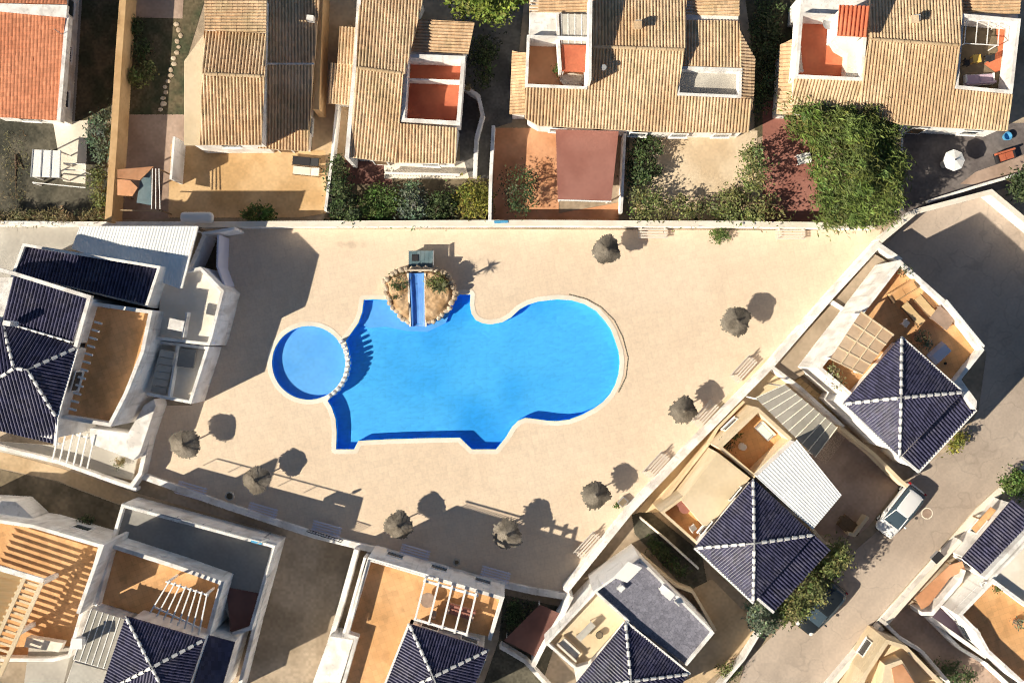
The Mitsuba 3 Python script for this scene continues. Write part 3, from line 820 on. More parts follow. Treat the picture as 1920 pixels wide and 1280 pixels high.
add('sheet', v, 'm_coping', k, smooth=25)
a = thing('flat_awning', 'large flat red brown awning below the third tan house', 'awning')
aw = [(1042, 243), (1160, 246), (1146, 377), (1046, 374)]
add('canopy', slab(aw, 2.75, 2.68), 'm_maroon', a)
for i in range(4):
    add('rib', bar([*W(*lerp2(aw[0], aw[1], (i + .5) / 4), 2.6), 2.62], [*W(*lerp2(aw[3], aw[2], (i + .5) / 4), 2.6), 2.62], .07, .1), 'm_paint', a)
add('edge_rail', bar([*W(1046, 375, 2.76), 2.72], [*W(1146, 378, 2.76), 2.72], .09, .12), 'm_paint', a)
for p in ((1050, 370), (1142, 373)):
    add('post', box([*W(*p, 2.6), 1.3], (.09, .09, 2.54)), 'm_paint', a)

# --- fourth tan house
r = thing('tan_house', 'tan tiled house in the top right corner with an orange red patio', 'house')
tile_roof(r, [(1630, -15, 4.7), (1806, -15, 4.7), (1800, 86, 5.6), (1630, 74, 5.6)], 'm_tan')
tile_roof(r, [(1630, 74, 5.6), (1800, 86, 5.6), (1790, 170, 4.85), (1788, 240, 4.35), (1690, 234, 4.35), (1612, 210, 4.5), (1614, 152, 4.95)], 'm_tan')
tile_roof(r, [(1790, 168, 4.85), (1898, 178, 4.85), (1888, 246, 4.35), (1788, 240, 4.35)], 'm_tan')
tile_roof(r, [(1490, 145, 4.7), (1614, 152, 4.9), (1612, 206, 4.4), (1484, 196, 4.25)], 'm_tan')
ridge(r, (1632, 74, 5.62), (1800, 86, 5.62), piece=.42, step=.44, matr='m_path', mortar='m_path')
tile_roof(r, [(1806, -15, 4.1), (1915, -15, 4.6), (1912, 26, 4.6), (1804, 24, 4.1)], 'm_tan', down=(-1, 0))
p1 = [(1500, 24), (1628, 30), (1618, 152), (1490, 146)]
p2 = [(1802, 26), (1914, 36), (1898, 176), (1790, 166)]
outer = [(1500, -15), (1912, -15), (1912, 40), (1888, 242), (1690, 230), (1486, 194)]
add('wall', prism(PG(outer, 4.1).buffer(-0.12, join_style=2).difference(PG(p1, 4.1)).difference(PG(p2, 4.1)), -0.3, 4.1), 'm_wall', r)
for pp, zf, fl in ((p1, 2.9, 'm_brick'), (p2, 2.7, 'm_earth')):
    k = PG(pp, 5.0)
    add('patio_parapet', prism(k.difference(k.buffer(-.24, join_style=2)), 4.104, 5.05), 'm_wall', r)
    add('patio_floor', prism(k.buffer(-.05), zf - .1, zf), fl, r)
    add('patio_wall', prism(k.buffer(-.02).difference(k.buffer(-.2, join_style=2)), zf + .002, 4.10), 'm_wall', r)
add('stair_wall', slab([(1560, 70), (1628, 74), (1622, 146), (1586, 142), (1590, 100), (1572, 90)], 4.3, 2.8), 'm_coping', r)
tile_roof(r, [(1574, 10, 7.2), (1632, 12, 7.2), (1626, 70, 6.7), (1570, 67, 6.7)], 'm_brick', name='stair_roof_tiles', pitch=.3, label='small orange red tiled roof over the stair')
volume(r, [(1575, 12), (1630, 14), (1624, 66), (1572, 64)], 6.6, 2.8, name='stair_house', inset=.1)
ch = add('chimney', box([*W(1716, 36, 5.6), 5.5], (.42, .42, 1.2)), 'm_wall', r)
add('cap', box([*W(1716, 36, 6.2), 6.16], (.56, .56, .09)), 'm_tan', ch)
windows(r, outer, 4.1, (3,), 1.9, door=(3,))
tile_roof(r, [(1463, 84, 2.7), (1494, 70, 3.1), (1486, 215, 3.0), (1456, 214, 2.6)], 'm_tan', name='side_roof_tiles', pitch=.3, down=(-1, 0))
volume(r, [(1468, 84), (1492, 76), (1484, 212), (1460, 212)], 2.5, name='side_wall', inset=.05)
add('satellite_base', box([*W(1555, 38, 3.5), 3.2], (.5, .5, .6)), 'm_wall', r)
d = thing('satellite_dish', 'grey satellite dish on the orange red patio of the top right house', 'satellite dish')
dm = trimesh.creation.icosphere(subdivisions=3, radius=0.9)
dm = trimesh.intersections.slice_mesh_plane(dm, [0, 0, -1], [0, 0, -0.62])
dm.apply_translation([0, 0, .9])
dm.apply_transform(trimesh.transformations.rotation_matrix(.7, [1, .3, 0]))
dm.apply_translation([*W(1557, 36, 4.2), 4.0])
add('dish', dm, 'm_steel', d)
add('mast', cyl(W(1557, 36, 4.0), .04, 3.505, 4.05), 'm_steel', d)
add('patio_rug', slab([(1868, 50), (1906, 44), (1898, 120), (1868, 136), (1846, 120), (1872, 96)], 2.76, 2.701), 'm_brick', r)
# right patio contents
g = thing('drying_frame', 'white metal frame of thin bars over the patio in the top right corner', 'frame')
for i in range(4):
    x = 1812 + i * 21
    add('bar', bar([*W(x, 38, 4.6), 4.6], [*W(x - 4, 84, 4.6), 4.6], .06, .06), 'm_paint', g)
add('bar', bar([*W(1812, 38, 4.6), 4.66], [*W(1880, 42, 4.6), 4.66], .06, .06), 'm_paint', g)
add('bar', bar([*W(1808, 82, 4.6), 4.66], [*W(1872, 86, 4.6), 4.66], .06, .06), 'm_paint', g)
for p in ((1812, 40), (1876, 44), (1808, 82), (1871, 84)):
    add('post', box([*W(*p, 4.5), 3.64], (.06, .06, 1.86)), 'm_paint', g)


def sofa(label, c, size, rot, seat, frame, z0, name='sofa', cat='sofa', group=None):
    k = thing(name, label, cat, group)
    L, D = size
    M = lambda m: m.rotate((0, 0, math.degrees(rot))).translate((c[0], c[1], z0))
    cube = lambda x, y, z, sx, sy, sz: M(m3.Manifold.cube((sx, sy, sz), True).translate((x, y, z)))
    add('base', cube(0, 0, .15, L, D, .24), frame, k)
    n = max(1, int(L / .75))
    for i in range(n):
        add('cushion', cube(-L / 2 + .12 + (L - .24) * (i + .5) / n, -.06, .355, (L - .24) / n - .03, D - .26, .16), seat, k)
    add('backrest', cube(0, D / 2 - .08, .53, L - .005, .15, .5), seat, k)
    for s in (-1, 1):
        add('armrest', cube(s * (L / 2 - .06), -.08, .41, .11, D - .18, .26), frame, k)
    return k


def table(label, c, size, rot, z0, matr='m_paint', h=.72, name='table', cat='table', round_=False, group=None):
    k = thing(name, label, cat, group)
    R = lambda m: m.rotate((0, 0, math.degrees(rot))).translate((c[0], c[1], z0))
    if round_:
        add('tabletop', R(m3.Manifold.cylinder(.05, size[0] / 2, size[0] / 2, 24).translate((0, 0, h - .05))), matr, k)
        add('pedestal', R(m3.Manifold.cylinder(h - .052, .06, .05, 10)), matr, k)
        add('foot', R(m3.Manifold.cylinder(.04, .28, .26, 16).translate((0, 0, .001))), matr, k)
    else:
        add('tabletop', R(m3.Manifold.cube((size[0], size[1], .05), True).translate((0, 0, h - .025))), matr, k)
        for sx in (-1, 1):
            for sy in (-1, 1):
                add('leg', R(m3.Manifold.cube((.06, .06, h - .051), True).translate((sx * (size[0] / 2 - .07), sy * (size[1] / 2 - .07), (h - .051) / 2))), matr, k)
    return k


def chair(label, c, rot, z0, matr='m_paint', name='chair', group=None):
    k = thing(name, label, 'chair', group)
    R = lambda m: m.rotate((0, 0, math.degrees(rot))).translate((c[0], c[1], z0))
    add('seat', R(m3.Manifold.cube((.46, .46, .05), True).translate((0, 0, .44))), matr, k)
    add('backrest', R(m3.Manifold.cube((.46, .05, .45), True).rotate((-8, 0, 0)).translate((0, .235, .70))), matr, k)
    for sx in (-1, 1):
        for sy in (-1, 1):
            add('leg', R(m3.Manifold.cube((.05, .05, .414), True).translate((sx * .19, sy * .19, .207))), matr, k)
    return k


sofa('white outdoor sofa with mauve cushions in the patio at the top right', W(1838, 148, 3.2), (2.2, .8), 3.2, 'm_mauve', 'm_paint', 2.7)
table('small yellow topped table in the dark patio at the top right', W(1832, 110, 3.4), (.6, .6), 0.1, 2.7, 'm_yellow')
chair('dark patio chair left of the yellow table', W(1812, 118, 3.1), 1.5, 2.7, 'm_dark')
chair('dark patio chair right of the yellow table', W(1853, 110, 3.1), -1.6, 2.7, 'm_dark')
bench = sofa('white bench with pale seat along the left patio wall of the top right house', W(1497, 112, 3.3), (1.9, .6), math.pi / 2 + .1, 'm_coping', 'm_paint', 2.9, 'patio_bench', 'bench')

# ================================================================== WHITE HOUSES WITH NAVY ROOFS
# --- left house
r = thing('white_house', 'white house with navy roofs and a long orange terrace at the left edge', 'house')
pod = [(352, 505), (376, 500), (420, 548), (398, 632), (358, 757), (280, 742), (225, 720), (290, 530)]
terrace(r, [(352, 505), (376, 500), (420, 545), (398, 632), (392, 648), (288, 636), (300, 520)], 4.6, 0.6, 0.22, open_=(5, 6), floor='m_coping')
terrace(r, [(290, 638), (392, 650), (358, 757), (280, 742), (225, 720), (262, 640)], 3.4, 0.55, 0.22, open_=(3, 4, 5), floor='m_coping')
add('divider', line_wall([(350, 585), (342, 632)], 5.5, .14, 4.602), 'm_wall', r)
add('divider', line_wall([(332, 648), (316, 745)], 4.2, .16, 3.402), 'm_wall', r)
add('landing', slab([(336, 652), (368, 656), (362, 690), (330, 686)], 3.75, 3.402), 'm_greydeck', r)
for i in range(6):
    add('step', slab([lerp2((300, 655), (282, 735), i / 6), lerp2((328, 660), (310, 740), i / 6), lerp2((328, 660), (310, 740), (i + 1) / 6 - .01), lerp2((300, 655), (282, 735), (i + 1) / 6 - .01)], 4.6 - i * .19, 3.402), 'm_concrete', r)
add('door_canopy', slab([(318, 596), (346, 602), (342, 622), (314, 616)], 6.6, 6.5), 'm_wall', r)
ter = [(172, 566), (286, 582), (270, 660), (238, 740), (207, 800), (112, 784), (140, 680)]
terrace(r, ter, 6.3, 1.1, 0.26, open_=(5, 6), floor='m_clay')
main = [(-80, 590), (5, 603), (146, 648), (108, 783), (104, 832), (-80, 795)]
volume(r, main, 9.0, name='main_wall', inset=.3)
windows(r, main, 9.0, (2, 4), 7.4, w=1.4, h=1.3)
tile_roof(r, [(52, 693, 11.1), (146, 651, 9.4), (108, 784, 9.4)], 'm_navy')
tile_roof(r, [(27, 690, 11.1), (52, 693, 11.1), (108, 784, 9.4), (105, 833, 8.7), (-40, 798, 9.4), (-40, 720, 10.8)], 'm_navy')
tile_roof(r, [(27, 690, 11.1), (52, 693, 11.1), (146, 650, 9.4), (5, 603, 9.4)], 'm_navy')
tile_roof(r, [(27, 690, 11.1), (5, 603, 9.4), (-60, 600, 9.4), (-60, 735, 11.1)], 'm_navy')
ridge(r, (146, 651, 9.4), (52, 693, 11.1))
ridge(r, (107, 783, 9.4), (52, 693, 11.1))
ridge(r, (5, 605, 9.4), (27, 690, 11.1))
ridge(r, (-30, 728, 10.9), (27, 690, 11.1))
ridge(r, (27, 690, 11.1), (52, 693, 11.1))
ridge(r, (5, 603, 9.4), (138, 642, 9.4), r=.08)
tile_roof(r, [(26, 517, 9.75), (163, 560, 9.75), (135, 640, 9.3), (4, 600, 9.3)], 'm_navy', label='navy tiles of the north wing catching the sun')
volume(r, [(28, 518), (163, 560), (138, 644), (-60, 604), (-40, 520)], 9.0, name='wing_wall', inset=.05)
add('wing_parapet', line_wall([(-30, 498), (26, 513), (167, 557), (141, 650)], 9.9, .26, 9.4), 'm_wall', r)
tile_roof(r, [(47, 462, 6.5), (295, 503, 6.5), (270, 570, 6.9), (28, 512, 6.9)], 'm_navy')
north = [(45, 458), (300, 500), (284, 580), (22, 516)]
add('north_parapet', line_wall([(22, 520), (44, 459), (298, 501), (274, 574)], 7.0, .2, -0.3), 'm_wall', r)
volume(r, north, 6.3, name='north_wall', inset=.1)
add('gutter', bar([*W(146, 651, 9.4), 9.42], [*W(108, 784, 9.4), 9.42], .14, .14), 'm_paint', r)
add('gutter', bar([*W(108, 784, 9.4), 9.4], [*W(104, 834, 8.7), 8.7], .2, .2), 'm_paint', r)
add('gutter', bar([*W(104, 834, 8.7), 7.9], [*W(-40, 799, 9.4), 8.2], .16, .2), 'm_paint', r)
for i in range(12):
    t = i / 11
    xy = lerp2((186, 606), (138, 768), t)
    add('beam_end', bar([*W(xy[0] - 9, xy[1] - 3, 8.0), 8.0], [*W(xy[0] + 5, xy[1] + 1, 8.0), 8.0], .14, .18), 'm_paint', r)
add('chimney', slab([(6, 600), (20, 603), (18, 612), (4, 609)], 11.1, 9.7), 'm_wall', r)
# white carport sheets
r2 = thing('carport', 'white ribbed carport roof beside the left house', 'carport')
corrugated(r2, [(150, 424), (368, 424), (338, 542), (134, 466)], (5.7, 5.7, 5.4, 5.4), 'm_sheet', label='white ribbed roof sheet')
for p in ((160, 432), (360, 430), (335, 530), (145, 462)):
    add('post', box([*W(*p, 5.0), 2.4], (.12, .12, 4.9)), 'm_steel', r2)
add('side_beam', bar([*W(370, 424, 5.8), 5.7], [*W(340, 540, 5.5), 5.42], .14, .22), 'm_wall', r2)
sheet('grey_yard', [(-40, 420), (150, 420), (160, 470), (45, 465), (0, 560), (-40, 600)], 'm_concrete', 'pale grey yard in the corner behind the left house', 0.1)
k = thing('light_well', 'white walled dark triangular shaft at the left end of the pool deck', 'wall')
add('masonry', line_wall([(384, 440), (357, 502), (404, 534)], 3.2, .3), 'm_wall', k)
add('railing', line_wall([(409, 440), (407, 500), (420, 534)], 3.2, .14), 'm_lilac', k)
add('top_wall', line_wall([(378, 438), (440, 428)], 3.2, .2), 'm_wall', k)
sheet('shaft_floor', [(384, 440), (410, 440), (408, 500), (420, 534), (404, 534), (357, 502)], 'm_earth', 'dark floor of the triangular shaft', 0.02)
t = thing('water_tank', 'rounded white tank on the wall at the top left of the deck', 'tank')
tb = m3.Manifold.batch_hull([m3.Manifold.sphere(.3, 16).translate((x, y, z)) for x in (-.95, .95) for y in (-.12, .12) for z in (-.08, .12)])
add('shell', tb.translate((*W(369, 408, 2.3), 2.2)), 'm_paint', t, smooth=40)
for s in (-.6, .6):
    c = W(369, 408, 2.2)
    add('cradle', box([c[0] + s, c[1], .9], (.12, .4, 1.9)), 'm_steel', t)
# front yard pergola of left house
p = thing('white_pergola', 'white pergola with slender slats in the front yard of the left house', 'pergola')
bm = [((112 + i * 13, 800 + i * 3.2), (98 + i * 13, 862 + i * 3.2)) for i in range(6)]
pergola(p, bm, 3.0, .10, .16, posts=((116, 804), (174, 822)), zpost=.25, rails=(((108, 806), (184, 825)),))
k = thing('house_corner_wall', 'tall sunlit white wall block below the orange terrace of the left house', 'wall')
add('masonry', slab([(168, 802), (240, 812), (270, 760), (288, 748), (292, 760), (262, 850), (250, 862), (170, 832)], 2.9, -0.3), 'm_wall', k)

# --- lower left corner terrace house
r = thing('white_house', 'flat white house with a striped orange terrace in the bottom left corner', 'house')
terrace(r, [(-60, 965), (62, 983), (192, 1021), (132, 1232), (100, 1240), (-60, 1240)], 4.2, 1.0, 0.26, open_=(5,), floor='m_clay', coping=None)
volume(r, [(55, 1205), (135, 1215), (110, 1320), (40, 1320)], 4.6, name='lower_roof', matr='m_concrete')
volume(r, [(-60, 935), (30, 940), (62, 970), (55, 986), (-60, 968)], 3.0, name='porch', matr='m_wall')
add('stair_cap', slab([(50, 1194), (118, 1205), (110, 1222), (45, 1212)], 5.4, 4.6), 'm_coping', r)
windows(r, [(-60, 965), (62, 983), (192, 1021), (132, 1232)], 5.2, (1, 2), 2.2)
p = thing('slatted_pergola', 'cream pergola with board roof and open slat ends over the corner terrace', 'pergola')
A, B = (-60, 1050), (78, 1094)
n = 15
e0, e1 = (78, 1094), (-2, 1262)
for i in range(n):
    t = (i + .5) / n
    b = lerp2(e0, e1, t)
    a_ = (b[0] - 38, b[1] - 12.5)
    add('beam', bar([*W(*a_, 7.2), 7.12], [*W(*b, 7.2), 7.12], .17, .16), 'm_cream', p)
add('rail', bar([*W(e0[0] + 2, e0[1] - 4, 7.25), 7.3], [*W(e1[0] + 2, e1[1] + 4, 7.25), 7.3], .30, .18), 'm_cream', p)
add('rail', bar([*W(e0[0] - 30, e0[1] - 14, 7.25), 7.3], [*W(e1[0] - 30, e1[1] - 6, 7.25), 7.3], .26, .18), 'm_cream', p)
add('rail', bar([*W(-70, 1044, 7.25), 7.29], [*W(e0[0] + 4, e0[1] - 6, 7.25), 7.29], .36, .2), 'm_wall', p)
for i in range(n):
    b = lerp2((e0[0] - 30, e0[1] - 12), (e1[0] - 32, e1[1] - 6), (i + .5) / n)
    a_ = (b[0] - 130, b[1] - 43)
    P0, P1 = np.array([*W(*a_, 7.1), 6.86]), np.array([*W(*b, 7.1), 6.86])
    ax = (P1 - P0) / np.linalg.norm(P1 - P0)
    nn_ = np.cross([0, 0, 1], ax)
    sl_ = nn_ * .255 - np.array([0, 0, 1]) * .15
    add('board', hull_box([P0 + sl_, P0 - sl_, P1 + sl_, P1 - sl_, P0 + sl_ + [0, 0, .03], P0 - sl_ + [0, 0, .03], P1 + sl_ + [0, 0, .03], P1 - sl_ + [0, 0, .03]]), 'm_planks', p)
for pp in ((e0[0], e0[1] - 2), lerp2(e0, e1, .55)):
    add('post', box([*W(*pp, 7.0), 5.6], (.3, .3, 2.78)), 'm_wall', p)

# --- lower left hip house
r = thing('white_house', 'white house with grey roof deck and shaded orange terrace at the lower left', 'house')
terrace(r, [(228, 944), (517, 1022), (472, 1180), (436, 1192), (405, 1100), (205, 1022)], 3.4, 0.55, 0.24, floor='m_greydeck', open_=(3, 4))
add('side_floor', slab([(424, 1100), (486, 1112), (466, 1178), (432, 1184)], 3.46, 3.402), 'm_darkred', r)
top = [(229, 944), (517, 1022), (500, 1082)]
q = WP(top, 4.9)
add('deck_railing', prism(LineString(q).buffer(.035, cap_style=2), 4.86, 4.92), 'm_steel', r)
for i in range(8):
    pt = LineString(q).interpolate(i / 7, normalized=True)
    add('railing_post', cyl((pt.x, pt.y), .03, 3.96, 4.858, n=8), 'm_steel', r)
add('corner_screen', line_wall([(470, 1009), (516, 1021), (500, 1078)], 4.8, .2, 3.9), 'm_wall', r)
ter = [(205, 1018), (330, 1058), (420, 1090), (393, 1190), (384, 1196), (240, 1154), (174, 1134)]
terrace(r, ter, 5.3, 1.1, 0.3, open_=(4, 5), floor='m_clay')
add('screen_wall', line_wall([(192, 1020), (146, 1150)], 8.9, .26, -0.3), 'm_wall', r)
ap = (285, 1250)
A, B = (236, 1154), (384, 1198)
C, D = (2 * ap[0] - A[0], 2 * ap[1] - A[1]), (2 * ap[0] - B[0], 2 * ap[1] - B[1])
volume(r, [A, B, C, D], 8.8, name='main_wall', inset=.3)
hip_roof(r, [A, B, C, D], ap, 8.9, 10.4)
windows(r, [A, B, C, D], 8.0, (1, 3), 5.0)
add('low_roof', slab([(388, 1190), (440, 1204), (410, 1310), (356, 1310)], 5.9, 5.7), 'm_navy', r)
volume(r, [(389, 1192), (438, 1205), (408, 1310), (358, 1310)], 5.69, name='low_wall')
panel_roof(r, [(172, 1140), (236, 1160), (205, 1256), (138, 1236)], 7.6, 6, 'm_polycarb', name='carport_panel')
volume(r, [(172, 1141), (235, 1161), (190, 1320), (110, 1320)], 7.2, name='side_block')
add('white_deck', slab([(138, 1240), (203, 1258), (190, 1310), (115, 1310)], 7.3, 7.202), 'm_concrete', r)
ch = add('chimney', box([*W(144, 1206, 8.6), 8.2], (.55, .55, 1.7)), 'm_wall', r)
add('cap', box([*W(144, 1206, 9.1), 9.1], (.75, .75, .09)), 'm_paint', ch)
p = thing('white_pergola', 'small white pergola of seven curved beams on the shaded lower left terrace', 'pergola')
bm = []
for i in range(8):
    t = i / 7
    bm.append((lerp2((318, 1088), (388, 1112), t), lerp2((280, 1150), (372, 1190), t)))
pergola(p, bm, 7.9, .09, .14, posts=((314, 1091), (384, 1116)), zpost=5.3, rails=(((310, 1090), (391, 1116)), ((290, 1138), (376, 1178))))
w = thing('garden_wall', 'white flank wall of the lower left house beside the dirt drive', 'wall')
add('masonry', line_wall([(519, 1020), (478, 1170), (445, 1300)], 2.6, .28), 'm_wall', w)

# --- lower centre house
r = thing('white_house', 'white house with sunlit orange terrace and white pergola at the bottom centre', 'house')
ter = [(690, 1044), (946, 1119), (921, 1200), (768, 1166), (725, 1310), (632, 1310), (664, 1198), (645, 1192)]
terrace(r, ter, 4.3, 1.0, 0.26, open_=(2, 3, 4), floor='m_clay')
ap = (812, 1268)
A, B = (767, 1168), (917, 1217)
C, D = (2 * ap[0] - A[0], 2 * ap[1] - A[1]), (2 * ap[0] - B[0], 2 * ap[1] - B[1])
volume(r, [A, B, C, D], 6.2, name='main_wall', inset=.3)
hip_roof(r, [A, B, C, D], ap, 6.3, 7.9)
add('gutter', bar([*W(*A, 6.3), 6.34], [*W(*D, 6.3), 6.34], .16, .16), 'm_paint', r)
windows(r, [A, B, C, D], 6.0, (0, 1), 5.2)
windows(r, ter, 5.3, (0, 7), 2.0)
add('terrace_screen', line_wall([(655, 1186), (690, 1050)], 5.5, .05, 5.302), 'm_steel', r)
pts = [W(*lerp2((694, 1049), (816, 1084), t), 5.4) for t in np.linspace(0.02, .98, 22)]
add('balusters', join([cyl(p_, .045, 5.302, 5.75, n=8) for p_ in pts]), 'm_paint', r, kind='stuff')
add('baluster_rail', bar([*W(692, 1046, 5.8), 5.79], [*W(818, 1082, 5.8), 5.79], .12, .08), 'm_paint', r)
volume(r, [(618, 1192), (662, 1200), (628, 1310), (575, 1310)], 3.0, name='side_wing')
p = thing('white_pergola', 'white pergola of five beams over the garden furniture at the bottom centre', 'pergola')
bm = [((798, 1083), (778, 1162)), ((823, 1090), (803, 1171)), ((848, 1097), (828, 1179)), (
    (873, 1105), (852, 1187)), ((893, 1111), (874, 1192))]
pergola(p, bm, 6.5, .14, .2, posts=((798, 1086), (893, 1114)), zpost=4.3, rails=(((794, 1088), (897, 1117)), ((776, 1160), (878, 1190))))
table('round wicker table under the left beams of the bottom centre pergola', W(802, 1124, 4.9), (1.1,), 0, 4.3, 'm_pave', round_=True)
sofa('brown outdoor sofa under the right beams of the bottom centre pergola', W(865, 1148, 4.8), (2.0, .8), -.3, 'm_maroon', 'm_pave', 4.3)
chair('wicker chair below the round table on the bottom centre terrace', W(812, 1150, 4.8), 2.9, 4.3, 'm_pave')

w = thing('garden_wall', 'white wall along the right side of the dirt drive', 'wall')
add('masonry', line_wall([(668, 1030), (640, 1130), (590, 1300)], 2.0, .36), 'm_wall', w)
w = thing('garden_wall', 'narrow inner white wall beside the orange terrace at the bottom centre', 'wall')
add('masonry', line_wall([(684, 1045), (655, 1150), (612, 1300)], 2.6, .2), 'm_wall', w)

# --- yard with dark red cover
sheet('dark_yard', [(945, 1115), (1065, 1140), (1035, 1225), (1010, 1300), (900, 1300), (935, 1200)], 'm_grass', 'dark planted yard right of the bottom centre terrace', 0.02)
a = thing('flat_awning', 'dark red flat cover in the shaded yard at the bottom', 'awning')
add('canopy', slab([(945, 1200), (1012, 1133), (1058, 1153), (1006, 1232)], 2.3, 2.24), 'm_darkred', a)
for p_ in ((950, 1199), (1012, 1138), (1052, 1154), (1004, 1226)):
    add('post', box([*W(*p_, 2.2), 1.1], (.08, .08, 2.27)), 'm_paint', a)
wall_thing('pale wall across the yard below the dark red cover', [(938, 1212), (985, 1240), (1040, 1300)], 1.4, .3)
wall_thing('white wall between the dark red cover and the slate terrace house', [(1072, 1118), (1056, 1150), (1020, 1210), (1000, 1250)], 3.0, .3)

# --- lower right of centre: slate terrace house
r = thing('white_house', 'white house with grey slate roof terrace at the bottom, right of centre', 'house')
ter = [(1112, 1108), (1200, 1046), (1340, 1186), (1288, 1248), (1174, 1164)]
terrace(r, ter, 5.8, 0.45, 0.18, open_=(3,), floor='m_slate')
ter2 = [(1022, 1206), (1112, 1110), (1176, 1164), (1100, 1250), (1080, 1256)]
terrace(r, ter2, 4.3, 0.8, 0.2, open_=(1, 2), floor='m_cream')
ap = (1183, 1276)
A, B = (1173, 1164), (1294, 1262)
C, D = (2 * ap[0] - A[0], 2 * ap[1] - A[1]), (2 * ap[0] - B[0], 2 * ap[1] - B[1])
volume(r, [A, B, C, D], 6.1, name='main_wall', inset=.3)
hip_roof(r, [A, B, C, D], ap, 6.2, 7.5)
add('gutter', bar([*W(*A, 6.2), 6.24], [*W(*B, 6.2), 6.24], .14, .14), 'm_paint', r)
windows(r, [A, B, C, D], 5.9, (0, 1), 5.2)
windows(r, ter, 5.1, (1, 2), 2.2)
add('white_canopy', slab([(1150, 1082), (1178, 1052), (1204, 1064), (1176, 1092)], 7.3, 7.24), 'm_paint', r, label='white sheet shading the corner of the slate terrace')
table('white table near the right edge of the slate terrace', W(1252, 1112, 6.4), (.9, .6), -.7, 5.8)
chair('white chair at the upper side of the white table on the slate terrace', W(1243, 1103, 6.2), -.7, 5.8)
chair('white chair at the lower side of the white table on the slate terrace', W(1272, 1124, 6.2), 2.4, 5.8)
chair('white chair alone at the left of the slate terrace', W(1164, 1102, 6.2), .8, 5.8)
table('pale bench table among the clutter on the cream terrace', W(1098, 1182, 4.8), (1.6, .5), .8, 4.3, 'm_concrete')
sofa('cream sofa on the sunlit cream terrace at the bottom', W(1068, 1216, 4.8), (1.9, .8), 2.4, 'm_coping', 'm_cream', 4.3)
b = W(1124, 1190, 4.7)
pot = thing('plant_pot', 'dark pot on the edge of the cream terrace', 'plant pot')
add('pot', cyl(b, .2, 4.302, 4.72, .28), 'm_dark', pot)
add('soil', cyl(b, .24, 4.7205, 4.735), 'm_earth', pot)

# strip of lawn between the two diagonal houses
sheet('shaded_lawn', [(1185, 965), (1215, 955), (1315, 1035), (1330, 1110), (1290, 1110), (1190, 1000)], 'm_grass', 'shaded lawn strip between the two diagonal white houses', 0.02)
sheet('tan_drive', [(1295, 1105), (1335, 1085), (1425, 1175), (1370, 1240), (1300, 1300), (1270, 1260), (1340, 1190)], 'm_path', 'tan paved drive right of the slate terrace', 0.03)
wall_thing('thin white fence wall across the shaded lawn strip', [(1202, 972), (1250, 1012), (1310, 1066)], 1.2, .14)
wall_thing('cream wall left of the tan drive', [(1205, 1044), (1268, 1098), (1300, 1110), (1342, 1182)], 1.8, .2, 'm_cream')
wall_thing('white wall along the street at the bottom right of the tan drive', [(1430, 1178), (1395, 1235), (1340, 1300)], 1.3, .2)

# --- right middle house
r = thing('white_house', 'white house with cream and white sheet roofs, below the greenhouse roof', 'house')
ter = [(1345, 838), (1422, 764), (1488, 824), (1414, 896)]
terrace(r, ter, 3.0, 2.3, 0.26, floor='m_clay', wall='m_cream')
cream = [(1278, 938), (1346, 848), (1407, 896), (1332, 985), (1318, 985)]
volume(r, cream, 5.6, matr='m_cream', name='flat_roof')
ter3 = [(1238, 960), (1292, 922), (1332, 984), (1310, 1024)]
terrace(r, ter3, 4.2, 0.9, 0.2, open_=(1, 2), floor='m_clay', wall='m_cream')
corrugated(r, [(1418, 894), (1494, 824), (1578, 928), (1524, 992)], (7.5, 7.5, 7.1, 7.1), 'm_sheet', label='bright white ribbed sheet roof')
volume(r, [(1422, 894), (1492, 828), (1572, 928), (1522, 986)], 7.0, name='sheet_roof_wall')
N_, E_, S_, W_ = (1412, 897), (1526, 1002), (1412, 1130), (1302, 1027)
ap = (1414, 1018)
volume(r, [N_, E_, S_, W_], 7.3, name='main_wall', inset=.3)
hip_roof(r, [N_, E_, S_, W_], ap, 7.4, 9.1)
add('gutter', bar([*W(*S_, 7.4), 7.42], [*W(*W_, 7.4), 7.42], .16, .16), 'm_paint', r)
low = [(1524, 1000), (1557, 1030), (1450, 1147), (1416, 1118)]
tile_roof(r, [(*low[0], 6.7), (*low[1], 6.1), (*low[2], 6.1), (*low[3], 6.7)], 'm_navy', label='lower navy roof strip facing the street')
add('gutter', bar([*W(*low[2], 6.1), 6.1], [*W(*low[3], 6.7), 6.7], .2, .2), 'm_paint', r)
volume(r, low, 5.9, name='street_wall', inset=.15)
windows(r, low, 5.1, (1,), 2.2, door=(1,))
windows(r, [N_, E_, S_, W_], 7.0, (2, 3), 5.5)
windows(r, ter, 5.2, (0,), 2.2)
table('small round white table in the dark courtyard terrace', W(1394, 838, 3.7), (.5,), 0, 3.0, round_=True)
sofa('pale lounge seat in the sunny corner of the dark courtyard terrace', W(1436, 808, 3.6), (1.4, .75), -.8, 'm_coping', 'm_steel', 3.0)
chair('brown chair on the small terrace left of the cream roof', W(1276, 946, 4.8), .6, 4.2, 'm_maroon')
table('dark red round table on the small terrace left of the cream roof', W(1284, 952, 4.9), (.85,), 0, 4.2, 'm_maroon', round_=True)
chair('white chair at the lower corner of the small terrace left of the cream roof', W(1300, 990, 4.8), 2.2, 4.2)
g = thing('greenhouse_roof', 'grey translucent panel roof between the two right hand houses', 'pergola')
panel_roof(g, [(1416, 746), (1528, 857), (1570, 800), (1472, 720)], 5.8, 9, 'm_polycarb', bar_mat='m_coping', zs=(5.5, 5.5, 5.8, 5.8))
